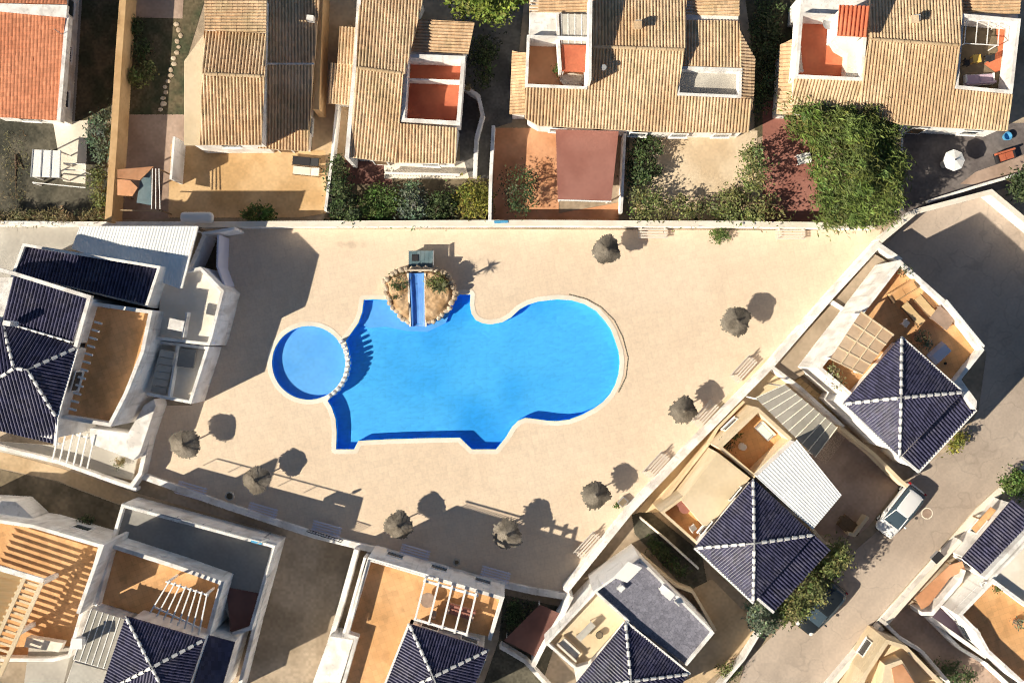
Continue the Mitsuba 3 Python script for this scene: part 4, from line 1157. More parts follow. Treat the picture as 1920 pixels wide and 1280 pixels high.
for p_ in ((1420, 748), (1528, 852), (1566, 800), (1472, 724)):
    add('post', box([*W(*p_, 5.5), 2.68], (.1, .1, 5.35)), 'm_paint', g)
sheet('cream_patio', [(1345, 760), (1440, 668), (1600, 800), (1550, 870), (1490, 830), (1420, 765), (1350, 840), (1290, 905), (1240, 960), (1195, 960)], 'm_cream', 'cream paving behind the diagonal wall', 0.03)
sheet('brown_drive', [(1500, 860), (1575, 805), (1690, 905), (1630, 985), (1600, 1010), (1530, 1000)], 'm_pave', 'brown paved drive in the shade right of the white sheet roof', 0.03)
wall_thing('cream wall between the brown drive and the upper right house', [(1575, 800), (1640, 852), (1690, 902), (1702, 912)], 2.2, .26, 'm_cream')
wall_thing('pale wall with a gate gap between the brown drive and the street', [(1628, 968), (1602, 1003), (1590, 1000)], 1.2, .25, 'm_cream')
wall_thing('low pale wall at the street end of the brown drive', [(1525, 992), (1548, 1020), (1575, 1030)], 1.2, .2, 'm_cream')
wall_thing('inner cream wall parallel to the diagonal deck wall', [(1395, 752), (1345, 803), (1330, 830), (1232, 955)], 1.6, .22, 'm_cream')
bx = thing('wooden_crate', 'brown wooden box in the corner of the brown drive', 'box')
c = W(1592, 985, .8)
add('case', box([*c, .4], (1.3, 1.0, .72), -.7), 'm_wood', bx)
for s in (-.33, 0, .33):
    add('lid_board', box([c[0] + s * .64, c[1] - s * .77, .79], (1.34, .3, .05), -.7), 'm_wood', bx)

# --- upper right house
r = thing('white_house', 'white house with orange terrace and tan panel pergola at the right', 'house')
ter = [(1532, 690), (1688, 487), (1770, 560), (1812, 612), (1846, 656), (1794, 722), (1692, 634), (1600, 748)]
terrace(r, ter, 6.3, 1.0, 0.28, open_=(5, 6), floor='m_clay')
N_, E_, S_, W_ = (1690, 631), (1806, 735), (1686, 858), (1580, 757)
ap = (1689, 745)
volume(r, [N_, E_, S_, W_], 8.5, name='main_wall', inset=.3)
hip_roof(r, [N_, E_, S_, W_], ap, 8.6, 10.3)
add('gutter', bar([*W(*S_, 8.6), 8.63], [*W(*W_, 8.6), 8.63], .16, .16), 'm_paint', r)
add('gutter', bar([*W(*N_, 8.6), 8.63], [*W(*E_, 8.6), 8.63], .1, .12), 'm_paint', r)
low = [(1804, 735), (1830, 768), (1722, 884), (1690, 857)]
tile_roof(r, [(*low[0], 6.6), (*low[1], 6.0), (*low[2], 6.0), (*low[3], 6.6)], 'm_navy', label='lower navy roof strip above the street')
add('gutter', bar([*W(*low[1], 6.0), 6.02], [*W(*low[2], 6.0), 6.02], .16, .16), 'm_paint', r)
add('gutter', bar([*W(*low[2], 6.0), 6.02], [*W(*low[3], 6.6), 6.62], .2, .2), 'm_paint', r)
volume(r, low, 5.7, name='street_wall', inset=.15)
add('buttress', slab([(1790, 716), (1800, 708), (1832, 752), (1830, 768), (1806, 738)], 7.3, -0.3), 'm_wall', r)
windows(r, low, 5.7, (1,), 2.2, door=(1,))
windows(r, ter, 7.3, (1, 3), 4.5)
pts = [W(*lerp2((1776, 566), (1842, 648), t), 7.4) for t in np.linspace(0.02, .98, 20)]
add('balusters', join([cyl(p_, .05, 7.302, 7.8, n=8) for p_ in pts]), 'm_paint', r, kind='stuff')
add('baluster_rail', bar([*W(1774, 562, 7.9), 7.84], [*W(1846, 650, 7.9), 7.84], .14, .08), 'm_paint', r)
p = thing('panel_pergola', 'pergola of tan translucent panels beside the navy hip roof at the right', 'pergola')
panel_roof(p, [(1556, 672), (1614, 584), (1676, 628), (1618, 702)], 8.6, 4, 'm_polytan', bar_mat='m_cream', bw=.09)
for i in (1, 2):
    a_, b_ = lerp2((1556, 672), (1618, 702), i / 3), lerp2((1614, 584), (1676, 628), i / 3)
    add('crossbar', bar([*W(*a_, 8.66), 8.66], [*W(*b_, 8.66), 8.66], .07, .07), 'm_cream', p)
for p_ in ((1560, 672), (1613, 589), (1672, 629), (1617, 698)):
    add('post', box([*W(*p_, 8.4), 7.42], (.12, .12, 2.24)), 'm_paint', p)


def lounger(label, c, rot, z0, matr='m_planks', frame='m_wood', group=None, L=1.95, Wd=.68):
    k = thing('sun_lounger', label, 'sun lounger', group)
    R = lambda m: m.rotate((0, 0, math.degrees(rot))).translate((c[0], c[1], z0))
    for s in (-1, 1):
        add('side_rail', R(m3.Manifold.cube((L, .06, .08), True).translate((0, s * (Wd / 2 - .03), .30))), frame, k)
    add('mattress', R(m3.Manifold.cube((L * .62, Wd - .14, .09), True).translate((-L * .17, 0, .37))), matr, k)
    add('backrest', R(m3.Manifold.cube((L * .38, Wd - .14, .08), True).rotate((0, -28, 0)).translate((L * .30, 0, .50))), matr, k)
    for sx in (-1, 1):
        for sy in (-1, 1):
            add('leg', R(m3.Manifold.cube((.06, .06, .26), True).translate((sx * L * .4, sy * (Wd / 2 - .04), .13))), frame, k)
    return k


def screen(label, a_, b_, z0, h, matr='m_planks'):
    k = thing('wooden_screen', label, 'screen')
    for i in range(4):
        z = z0 + .15 + i * (h - .1) / 4
        add('board', bar([*W(*a_, z), z], [*W(*b_, z), z], .05, (h - .1) / 4 - .04), matr, k)
    for t in (0.03, .97):
        p_ = W(*lerp2(a_, b_, t), z0 + h / 2)
        add('post', box([*p_, z0 + h / 2], (.08, .08, h)), 'm_wood', k)


lounger('orange sun lounger nearest the far parapet of the upper right terrace', W(1737, 575, 6.7), -.85, 6.3)
lounger('orange sun lounger left of another on the upper right terrace', W(1712, 588, 6.7), -.85, 6.3)
table('brown square table beside the parapet on the upper right terrace', W(1768, 596, 7.0), (1.5, 1.1), -.65, 6.3, 'm_pave')
sofa('orange corner sofa at the top of the upper right terrace', W(1694, 545, 6.7), (2.2, .8), .55, 'm_clay', 'm_wood', 6.3)
chair('small pale chair in the middle of the upper right terrace', W(1697, 606, 6.6), .9, 6.3, 'm_coping')
u = thing('covered_barbecue', 'blue grey covered barbecue on the shaded right part of the upper right terrace', 'barbecue')
c = W(1764, 662, 6.8)
add('cover', m3.Manifold.batch_hull([box([*c, 6.34], (1.5, 1.0, .06), .75), box([*c, 7.0], (1.25, .7, .06), .75)]), 'm_lilac', u)
add('wheel', cyl((c[0] + .5, c[1] - .75), .1, 6.302, 6.4), 'm_rubber', u)
labels[u]['category'] = 'barbecue'
# strip between diagonal wall and upper right house
sheet('side_strip', [(1448, 690), (1560, 570), (1640, 476), (1680, 500), (1540, 680), (1490, 712)], 'm_dirt', 'narrow raised strip of ground behind the diagonal wall', 1.5, 1.8)
wall_thing('white inner wall across the narrow strip at the upper right', [(1560, 566), (1598, 590)], 1.8, .3)
wall_thing('white wall block at the top of the narrow strip', [(1652, 462), (1690, 488)], 2.6, .35)
wall_thing('white wall between the upper right house and the greenhouse roof', [(1448, 688), (1500, 726), (1582, 800)], 2.0, .25)
wk = thing('wooden_walkway', 'row of tan planks along the foot of the upper right house', 'boardwalk')
for i in range(9):
    t0, t1 = i / 9, (i + 1) / 9 - .012
    a1, a2 = lerp2((1500, 708), (1582, 776), t0), lerp2((1500, 708), (1582, 776), t1)
    b1, b2 = lerp2((1484, 720), (1566, 790), t0), lerp2((1484, 720), (1566, 790), t1)
    add('plank', slab([a1, a2, b2, b1], 0.22 + .01 * (i % 3), 0.0), 'm_planks', wk)

# --- far right houses
r = thing('white_house', 'white house with a narrow navy roof and pale flat roof at the right edge', 'house')
tile_roof(r, [(1803, 1046, 3.7), (1898, 936, 3.7), (1950, 976, 4.3), (1846, 1081, 4.3)], 'm_navy')
volume(r, [(1806, 1046), (1898, 940), (1946, 978), (1846, 1078)], 3.5, inset=.1)
add('parapet', line_wall([(1848, 1084), (1955, 972)], 5.0, .3), 'm_wall', r)
terrace(r, [(1856, 1086), (1962, 976), (2020, 1040), (1930, 1140)], 4.4, .4, .2, floor='m_coping')
ter = [(1796, 1152), (1862, 1084), (1935, 1138), (2000, 1210), (1960, 1300), (1925, 1290), (1850, 1222), (1830, 1186)]
terrace(r, ter, 4.0, 1.0, .26, floor='m_clay')
windows(r, ter, 5.0, (6, 7), 2.0)
windows(r, [(1806, 1046), (1898, 940), (1946, 978), (1846, 1078)], 3.5, (0, 3), 1.8)
st = thing('curved_stair', 'curved white stair wall with tan steps at the right edge', 'stairs')
add('wall', line_wall([(1728, 1150), (1748, 1150), (1800, 1090), (1808, 1068)], 2.6, .3), 'm_wall', st)
add('wall', line_wall([(1744, 1158), (1850, 1232)], 2.0, .3), 'm_wall', st)
for i in range(8):
    a_ = lerp2((1758, 1148), (1800, 1088), i / 8)
    b_ = lerp2((1758, 1148), (1800, 1088), (i + 1) / 8)
    add('step', slab([a_, b_, (b_[0] + 18, b_[1] + 12), (a_[0] + 18, a_[1] + 12)], .3 + i * .22, -.2), 'm_path', st)
add('landing', slab([(1742, 1156), (1764, 1138), (1830, 1190), (1850, 1222), (1830, 1222)], .5, -.2), 'm_mauve', st)
g = thing('orange_canopy', 'long orange red canopy along the front of the right edge house', 'awning')
add('canopy', slab([(1716, 1120), (1782, 1058), (1804, 1052), (1810, 1068), (1782, 1082), (1742, 1134), (1728, 1142)], 2.3, 2.2), 'm_orange', g)
for p_ in ((1724, 1132), (1790, 1062)):
    add('post', box([*W(*p_, 2.2), 1.1], (.1, .1, 2.19)), 'm_wood', g)
g = thing('orange_canopy', 'ochre strip of canopy beside the narrow navy roof at the right edge', 'awning')
add('canopy', slab([(1822, 990), (1858, 950), (1868, 956), (1832, 1000)], 2.3, 2.2), 'm_clay', g)
add('post', box([*W(1845, 975, 2.2), 1.1], (.1, .1, 2.19)), 'm_wood', g)
wall_thing('white wall along the pavement at the bottom right', [(1800, 1012), (1775, 1040), (1690, 1135), (1660, 1170)], 1.2, .26, cap='m_coping')
wall_thing('lower white wall along the pavement in the bottom right corner', [(1655, 1175), (1600, 1235), (1545, 1300)], 1.2, .26, cap='m_coping')
wall_thing('white wall right of the brown drive in the bottom right corner', [(1745, 1160), (1800, 1215), (1850, 1245), (1920, 1310)], 1.6, .25)
wall_thing('white wall left of the brown drive in the bottom right corner', [(1662, 1170), (1690, 1198), (1730, 1222), (1780, 1280)], 1.8, .25)
sheet('brown_side_drive', [(1668, 1160), (1715, 1130), (1760, 1165), (1840, 1235), (1920, 1310), (1790, 1310), (1735, 1225), (1690, 1200)], 'm_pave', 'brown side drive climbing into the bottom right corner', 0.03)
sheet('orange_yard', [(1600, 1240), (1655, 1178), (1665, 1185), (1620, 1250)], 'm_orange', 'narrow orange yard behind the bottom right wall', 0.03)
r = thing('white_house', 'pale house with cream terraces in the bottom right corner', 'house')
ter = [(1662, 1198), (1700, 1210), (1788, 1300), (1600, 1310), (1620, 1262)]
terrace(r, ter, 3.6, .9, .3, floor='m_cream', wall='m_cream')
add('stair_block', slab([(1660, 1246), (1690, 1236), (1730, 1300), (1650, 1300)], 5.2, 3.602), 'm_cream', r)
add('stair_roof', slab([(1672, 1252), (1692, 1244), (1722, 1290), (1680, 1296)], 5.26, 5.202), 'm_orange', r)
windows(r, ter, 4.5, (1, 4), 2.0)
pw = thing('wooden_pallet', 'stack of brown timber leaning by the bottom right terrace', 'timber')
for i in range(5):
    add('plank', bar([*W(1575 + i * 8, 1275 - i * 4, .3), .1], [*W(1640 + i * 5, 1232 + i * 3, 1.5), 1.6], .2, .05), 'm_wood', pw)
add('foot', box([*W(1600, 1262, .2), .05], (1.2, .4, .1), .6), 'm_wood', pw)
gate = thing('meter_box', 'small grey box on the pavement wall opposite the navy hip roof', 'box')
add('case', box([*W(1757, 1044, 1.4), 1.28], (.8, .5, .5), .8), 'm_steel', gate)
add('lid', box([*W(1757, 1044, 1.4), 1.56], (.86, .56, .05), .8), 'm_dark', gate)

# ================================================================== POOL SIDE
# --- island with the slide
isl = [(722, 530), (735, 515), (752, 507), (775, 504), (812, 504), (832, 512), (846, 526), (853, 545), (850, 562), (838, 582), (820, 596), (800, 604), (786, 608), (770, 604), (750, 592), (735, 574), (726, 552)]
isl_poly = PG(isl, 0.6).buffer(.1).buffer(-.1)
k = thing('slide_island', 'rocky planted island with a blue water slide at the pool edge', 'rockery')
x0, y0, x1, y1 = isl_poly.bounds
gx, gy = np.meshgrid(np.linspace(x0, x1, 60), np.linspace(y0, y1, 60))
pts = np.column_stack([gx.ravel(), gy.ravel()])
inside = np.array([isl_poly.contains(Point(*p_)) for p_ in pts])
dist = np.array([isl_poly.exterior.distance(Point(*p_)) for p_ in pts]) * np.where(inside, 1, -1)
cx = W(788, 560)
ysl = (pts[:, 1] - y0) / (y1 - y0)
hgt = np.where(inside, (0.25 + 1.35 * smooth_ if False else 0) if False else 0.35 + 1.25 * np.clip(ysl * 1.2, 0, 1) * np.clip(dist / .35, 0, 1), -0.7)
hgt += (meshkit.fbm(np.column_stack([pts * 2.2, np.zeros(len(pts))]), 4) - .5) * .35 * inside
# channel of the slide
chx = pts[:, 0] - (W(783, 560)[0] + 0.0)
hgt = np.where((np.abs(chx) < 0.62) & inside, np.minimum(hgt, -0.35 + 1.5 * ysl), hgt)
V3 = np.column_stack([pts, hgt])
idx = np.arange(3600).reshape(60, 60)
a, b, c, d = idx[:-1, :-1].ravel(), idx[:-1, 1:].ravel(), idx[1:, 1:].ravel(), idx[1:, :-1].ravel()
F3 = np.vstack([np.column_stack([a, b, c]), np.column_stack([a, c, d])])
keep = inside[F3].any(1)
add('mound', trimesh.Trimesh(V3, F3[keep], process=False), 'm_soil', k, smooth=40)
ring = LineString(list(isl_poly.exterior.coords))
n = int(ring.length / .40)
for i in range(n):
    pt = ring.interpolate((i + rng.uniform(-.2, .2)) / n, normalized=True)
    px_ = pt.x * S + 960
    yy = (pt.y - y0) / (y1 - y0)
    if abs(pt.x - W(785, 0)[0]) < .5 and yy < .3:
        continue
    hz = .35 + 1.25 * min(1, yy * 1.2)
    layers = max(1, int(hz / .42))
    for j in range(layers):
        st = trimesh.creation.icosphere(subdivisions=1, radius=1)
        st.vertices *= 1 + rng.normal(0, .11, (len(st.vertices), 1))
        st.vertices *= [rng.uniform(.20, .30), rng.uniform(.17, .24), rng.uniform(.20, .28)]
        st.apply_transform(trimesh.transformations.rotation_matrix(rng.uniform(0, 6.3), [0, 0, 1]))
        st.apply_translation([pt.x + rng.normal(0, .05), pt.y + rng.normal(0, .05), -.1 + (j + .5) * (hz + .1) / layers])
        add('stone', st, 'm_rock', k)
# slide chute
zs = np.linspace(0, 1, 14)
sx = W(784, 0)[0]
ys_top, ys_bot = W(0, 512, 1.5)[1], W(0, 612, 0)[1]
rows = []
for t in zs:
    y = ys_top + (ys_bot - ys_top) * t
    z = 1.35 * (1 - t) ** 1.15 - 0.16 * t
    x = sx + .06 * math.sin(t * 3)
    w_ = .48 - .05 * t
    prof = [(-w_ - .12, .34), (-w_, .34), (-w_ + .06, .06), (0, 0), (w_ - .06, .06), (w_, .34), (w_ + .12, .34), (w_ + .12, -.25), (-w_ - .12, -.25)]
    rows.append([(x + a_, y, z + b_) for a_, b_ in prof])
R_ = np.array(rows)
m_ = R_.shape[1]
fv = R_.reshape(-1, 3)
ff = []
for i in range(len(zs) - 1):
    for j in range(m_):
        j2 = (j + 1) % m_
        ff += [[i * m_ + j, i * m_ + j2, (i + 1) * m_ + j2], [i * m_ + j, (i + 1) * m_ + j2, (i + 1) * m_ + j]]
sl = trimesh.Trimesh(fv, ff, process=False)
add('slide_chute', sl, 'm_slide', k, label='light blue water slide chute')
for s in (-1, 1):
    add('slide_kerb', join([bar([sx + s * (.66 - .05 * t), ys_top + (ys_bot - ys_top) * t, 1.35 * (1 - t) ** 1.15 - .16 * t + .36], [sx + s * (.66 - .05 * t2), ys_top + (ys_bot - ys_top) * t2, 1.35 * (1 - t2) ** 1.15 - .16 * t2 + .36], .14, .1) for t, t2 in zip(zs[:-1], zs[1:])]), 'm_coping', k)

u = thing('pump_hut', 'small blue grey hut behind the slide island', 'hut')
hut = [(766, 470), (812, 470), (811, 506), (766, 506)]
p_ = PG(hut, 1.1)
add('wall', prism(p_.buffer(-.1, join_style=2), -.2, .9), 'm_hut', u)
hp = [np.array(W(*q_, 1.1)) for q_ in hut]
for i in range(6):
    a_, b_ = lerp2(hp[0], hp[1], i / 6), lerp2(hp[0], hp[1], (i + 1) / 6 - .01)
    c_, d_ = lerp2(hp[3], hp[2], (i + 1) / 6 - .01), lerp2(hp[3], hp[2], i / 6)
    add('roof_board', hull_box([(*a_, 1.0), (*b_, 1.0), (*c_, .96), (*d_, .96), (*a_, .94), (*b_, .94), (*c_, .902), (*d_, .902)]), 'm_hut', u)
add('back_wall', bar([p_.bounds[0], p_.bounds[1] - .06, .95], [p_.bounds[2], p_.bounds[1] - .06, .95], .12, 1.9), 'm_rock', u)
add('side_rail', bar([p_.bounds[2] + .03, p_.bounds[1], 1.15], [p_.bounds[2] + .03, p_.bounds[3], 1.15], .06, .3), 'm_steel', u)
add('hatch', box([p_.bounds[0] + .5, p_.bounds[3] - .55, 1.03], (.5, .5, .05)), 'm_dark', u)

y_ = thing('yucca', 'spiky yucca growing on the rocky slide island', 'plant')
c = W(826, 540, 2.4)
add('trunk', tube([(c[0], c[1], .8), (c[0] + .05, c[1], 2.0), (c[0] + .12, c[1] + .05, 2.9)], [.11, .09, .07]), 'm_bark', y_)
ms, cols = [], []
for (bx_, by_, bz_, nn) in ((c[0] + .12, c[1] + .05, 2.95, 26), (c[0] - .25, c[1] + .1, 2.0, 16)):
    for i in range(nn):
        a_, e_ = rng.uniform(0, 6.28), rng.uniform(-.2, 1.3)
        L_ = rng.uniform(.5, .8)
        d_ = np.array([math.cos(a_) * math.cos(e_), math.sin(a_) * math.cos(e_), math.sin(e_)])
        s_ = np.cross(d_, [0, 0, 1]) * .045
        o = np.array([bx_, by_, bz_])
        ms.append(np.array([o + s_, o + d_ * L_ * .5 + s_ * 1.2 + [0, 0, .05], o + d_ * L_, o + d_ * L_ * .5 - s_ * 1.2 + [0, 0, .05], o - s_]))
nv = np.vstack(ms)
ff = np.vstack([[[5 * i, 5 * i + 1, 5 * i + 3], [5 * i, 5 * i + 3, 5 * i + 4], [5 * i + 1, 5 * i + 2, 5 * i + 3]] for i in range(len(ms))])
add('crown', trimesh.Trimesh(nv, ff, process=False), 'm_leaf', y_, color=np.tile([[.10, .11, .05]], (len(nv), 1)))
bush('shrub', 'low green shrub on the right bed of the slide island', 'shrub', blob(818, 528, 22, 18), 1.3, 2.1, 'olive', 26, 28, .16, .17)
bush('shrub', 'dark shrub on the upper left bed of the slide island', 'shrub', blob(748, 530, 17, 20), 1.1, 1.9, 'dark', 20, 26, .17, .17)
bush('shrub', 'tiny dark tuft at the lower left bed of the slide island', 'shrub', blob(741, 556, 11, 12), .8, 1.3, 'dark', 6, 18, .1, .14)

# --- divider posts between the pools
for i in range(12):
    a_ = math.radians(33 - i * 8.3)
    c = wc + np.array([math.cos(a_), math.sin(a_)]) * (73.5 / S)
    pm = m3.Manifold.batch_hull([box([0, 0, -.25], (.34, .25, 1.1)), box([0, 0, .46], (.26, .18, .10))]).rotate((0, 0, math.degrees(a_))).translate((c[0], c[1], .12))
    add('pool_post', pm, 'm_paint', label='short white post in the curved row between the wading pool and the large pool', cat='post', group='posts between the two pools')
arc = [tuple(wc + np.array([math.cos(t), math.sin(t)]) * (73.5 / S)) for t in np.radians(np.linspace(40, -66, 24))]
add('pool_divider', prism(LineString(arc).buffer(.15, cap_style=2), -1.3, -.02), 'm_wading', label='curved low wall dividing the wading pool from the large pool', kind='structure')

# --- thatched parasols
def thatch(R=1.12, h=.62, seed=1):
    rg = np.random.default_rng(seed)
    vs, fs = [], []

    def strip(a0, r0, r1, wd, z0, z1, lift):
        ca, sa = math.cos(a0), math.sin(a0)
        n0 = len(vs)
        for r_, z_, w_ in ((r0, z0 + lift, wd * .6), ((r0 + r1) / 2, (z0 + z1) / 2 + lift + .01, wd), (r1, z1 + lift, wd * .75)):
            vs.append([r_ * ca - w_ * sa, r_ * sa + w_ * ca, z_])
            vs.append([r_ * ca + w_ * sa, r_ * sa - w_ * ca, z_])
        for j in (0, 2):
            fs.append([n0 + j, n0 + j + 1, n0 + j + 3])
            fs.append([n0 + j, n0 + j + 3, n0 + j + 2])
    for layer in range(5):
        f0, f1 = layer / 5 * .86, min(1.04, layer / 5 * .86 + .36)
        nn = int(16 + 16 * layer)
        for i in range(nn):
            a0 = 2 * math.pi * (i + rg.uniform(-.4, .4)) / nn
            rr = R * (1 + .055 * math.sin(3 * a0 + seed) + .05 * math.sin(4 * a0 + 2 * seed) + .03 * math.sin(7 * a0))
            e = f1 * (1 + (rg.normal(0, .055) if layer == 4 else rg.normal(0, .03)))
            z = lambda f: h * (1 - f) ** 1.0
            strip(a0, rr * f0, rr * e, rg.uniform(.06, .10), z(f0), z(e), .05 - .008 * layer + rg.uniform(0, .05))
    n0 = len(vs)
    vs.append([0, 0, h])
    for i in range(24):
        a0 = 2 * math.pi * i / 24
        vs.append([R * .90 * math.cos(a0), R * .90 * math.sin(a0), 0.04])
    for i in range(24):
        fs.append([n0, n0 + 1 + i, n0 + 1 + (i + 1) % 24])
    return trimesh.Trimesh(vs, fs, process=False)


thatches = [mikit.ply(thatch(R=1.0 + .04 * (s % 3), seed=s), 'm_thatch' if s < 5 else 'm_thatch_pale') for s in range(1, 9)]
tuft = mikit.ply(m3.Manifold.cylinder(.22, .17, .05, 10), 'm_thatch')
pole = mikit.ply(m3.Manifold.cylinder(2.35, .055, .045, 10), 'm_wood')
ribs = mikit.ply(join([bar([0, 0, 2.52], [math.cos(a_) * 1.0, math.sin(a_) * 1.0, 2.0], .04, .05) for a_ in np.arange(8) * math.pi / 4]), 'm_wood')
foot = mikit.ply(m3.Manifold.cylinder(.10, .26, .22, 16), 'm_concrete')
spots = [(1137, 468, 'thatched parasol below the top wall, right of the slide island'), (1381, 602, 'thatched parasol nearest the right hand diagonal wall, above its middle'),
         (1282, 769, 'thatched parasol right of the rounded end of the pool, by the diagonal wall'), (1117, 928, 'thatched parasol in the sun near the lower right corner of the deck'),
         (346, 833, 'leftmost thatched parasol, at the lower left corner of the deck'), (480, 900, 'thatched parasol second from the left along the lower deck'),
         (747, 985, 'thatched parasol half in shade below the middle of the pool'), (951, 1002, 'thatched parasol in deep shade at the lower edge of the deck')]
for i, (px, py, lab) in enumerate(spots):
    k = thing('thatched_parasol', lab, 'parasol', 'thatched parasols around the pool')
    x, y = W(px, py, 2.2)
    tilt = T().translate([x, y, 2.0]).rotate([rng.normal(), rng.normal(), 0], 2 + 4 * rng.random()).rotate([0, 0, 1], float(rng.uniform(0, 360))).scale([1.0 + .05 * rng.random(), .96, 1])
    add('canopy', thatches[i if i < 3 else i], None, k, to_world=tilt)
    add('tuft', tuft, None, k, to_world=T().translate([x, y, 2.63]))
    add('pole', pole, None, k, to_world=T().translate([x, y, .1]))
    add('ribs', ribs, None, k, to_world=T().translate([x, y, -.06]))
    add('base', foot, None, k, to_world=T().translate([x, y, 0]))


# --- slatted benches
def slat_bench(label, px, py, rot, matr, L=2.3):
    k = thing('slatted_bench', label, 'bench', 'slatted benches along the deck walls')
    x, y = W(px, py, .45)
    R = lambda m: m.rotate((0, 0, math.degrees(rot))).translate((x, y, 0))
    for i in range(4):
        add('seat_slat', R(m3.Manifold.cube((L, .12, .05), True).translate((0, -.38 + i * .205, .44 + .004 * (i % 2)))), matr, k)
    for i in range(2):
        add('back_slat', R(m3.Manifold.cube((L, .06, .11), True).translate((0, .38 + i * .10, .58 + i * .2))), matr, k)
    for s in (-1, 1):
        add('leg_frame', R(join([m3.Manifold.cube((.07, .74, .06), True).translate((s * L * .4, -.06, .38)), m3.Manifold.cube((.07, .07, .34), True).translate((s * L * .4, -.38, .175)),
                                 m3.Manifold.cube((.07, .07, .85), True).translate((s * L * .4, .30, .43))])), 'm_lilac' if matr != 'm_benchwhite' else 'm_benchwhite', k)


slat_bench('white slatted bench against the top wall near its middle', 1224, 436, 0, 'm_benchwhite')
slat_bench('white slatted bench against the top wall at its right end', 1482, 438, 0, 'm_benchwhite')
dg = math.atan2(12, 11)
slat_bench('white slatted bench on the diagonal wall, the uppermost one there', 1394, 692, dg - math.pi / 1 + math.pi, 'm_benchwhite')
slat_bench('white slatted bench on the diagonal wall beside the parasol at the round pool end', 1322, 776, dg, 'm_benchwhite')
slat_bench('white slatted bench on the diagonal wall, third from its top end', 1230, 872, dg, 'm_benchwhite')
slat_bench('white slatted bench in the shade at the lower end of the diagonal wall', 1102, 1022, dg, 'm_benchwhite')
dl = math.atan2(-3, 10.5)
for px, py, lab in ((359, 918, 'leftmost'), (492, 958, 'second from the left'), (612, 992, 'third from the left'), (778, 1036, 'fourth from the left'), (929, 1077, 'rightmost')):
    slat_bench(f'shade tinted white slatted bench along the bottom deck wall, {lab} of that row', px, py, dl + math.pi, 'm_lilac')  # white benches, the bluish tint of shade put into their colour


def planter(px, py, r_, label):
    k = thing('planter', label, 'planter')
    c = W(px, py, .5)
    add('tub', cyl(c, r_ * .85, 0, .5, r_, 20) - cyl(c, r_ - .1, .35, .6, n=20), 'm_concrete', k)
    add('soil', cyl(c, r_ - .11, .34, .38, n=20), 'm_earth', k)
    return k


planter(430, 930, .36, 'round pale planter tub in the shade at the lower left of the deck')
planter(856, 1054, .28, 'round pale planter tub in the shade near the lowest benches')
bush('shrub', 'small green plant spilling over the top wall onto the deck', 'shrub', [(1334, 436), (1345, 430), (1365, 431), (1378, 440), (1366, 450), (1344, 454), (1335, 448)], .1, .8, 'mid', 22, 24, .16, .18)
k = thing('added_box', 'grey box planter added by the diagonal wall near the lower right parasol', 'planter')  # made-up planter, put in for a grey shadow-like patch
c = W(1168, 941, .4)
add('box', box([*c, .22], (.7, .55, .44), dg), 'm_steel', k)
add('soil', box([*c, .445], (.6, .45, .02), dg), 'm_earth', k)
bush('shrub', 'tiny bush beside the added grey box', 'shrub', blob(1157, 948, 7, 8), .05, .5, 'mid', 5, 20, .09, .13)


def lamp_post(label, px, py, h_, ang):
    k = thing('street_lamp', label, 'street lamp')
    x, y = W(px, py, 0)
    add('pole', cyl((x, y), .07, 0, h_, .045, 10), 'm_steel', k)
    ex, ey = x + math.cos(ang) * .5, y + math.sin(ang) * .5
    add('arm', bar([x, y, h_ - .03], [ex, ey, h_ + .08], .05, .05), 'm_steel', k)
    add('lamp_head', m3.Manifold.batch_hull([m3.Manifold.sphere(.13, 12).translate((ex, ey, h_ + .1)), m3.Manifold.sphere(.09, 12).translate((ex + math.cos(ang) * .45, ey + math.sin(ang) * .45, h_ + .12))]), 'm_steel', k, smooth=40)


lamp_post('grey street lamp on the footpath below the pool deck', 508, 998, 5.0, .4)
# gate at the head of the dirt drive
g = thing('pool_gate', 'dark barred gate in the bottom wall at the head of the dirt drive', 'gate')
ga, gb = W(578, 993, 1.0), W(642, 1013, 1.0)
for i in range(14):
    pt = ga + (gb - ga) * i / 13
    add('bar', cyl(pt, .025, .80, 1.75, n=6), 'm_dark', g)
for z in (.84, 1.75):
    add('rail', bar([*ga, z], [*gb, z], .05, .05), 'm_dark', g)
# hand rail arcs along the pool edge
h_ = thing('pool_channel', 'thin curved drain line round the right end of the pool', 'drain')
arc2 = [(1068, 552), (1100, 560), (1128, 576), (1152, 600), (1168, 632), (1178, 670), (1174, 706), (1160, 735)]
mat('m_drain', (0.16, 0.14, 0.11), 0.8)
add('grate', prism(LineString(WP(arc2, 0)).buffer(.045), -.01, .012), 'm_drain', h_)

# ================================================================== GARDENS OF THE TOP ROW
gp = fresh('garden_path')
labels[gp] = {'kind': 'structure', 'label': 'row of pale stepping stones through the shaded garden'}
for i in range(16):
    t = i / 15
    x, y = lerp2((333, 46), (308, 206), t)
    x += 6 * math.sin(t * 5)
    s = trimesh.creation.icosphere(subdivisions=1)
    s.vertices *= 1 + rng.normal(0, .08, (len(s.vertices), 1))
    s.vertices *= [rng.uniform(.17, .26), rng.uniform(.14, .22), .06]
    s.apply_translation([*W(x + rng.normal(0, 2), y, 0), .05])
    add('stone', s, 'm_rock', gp)
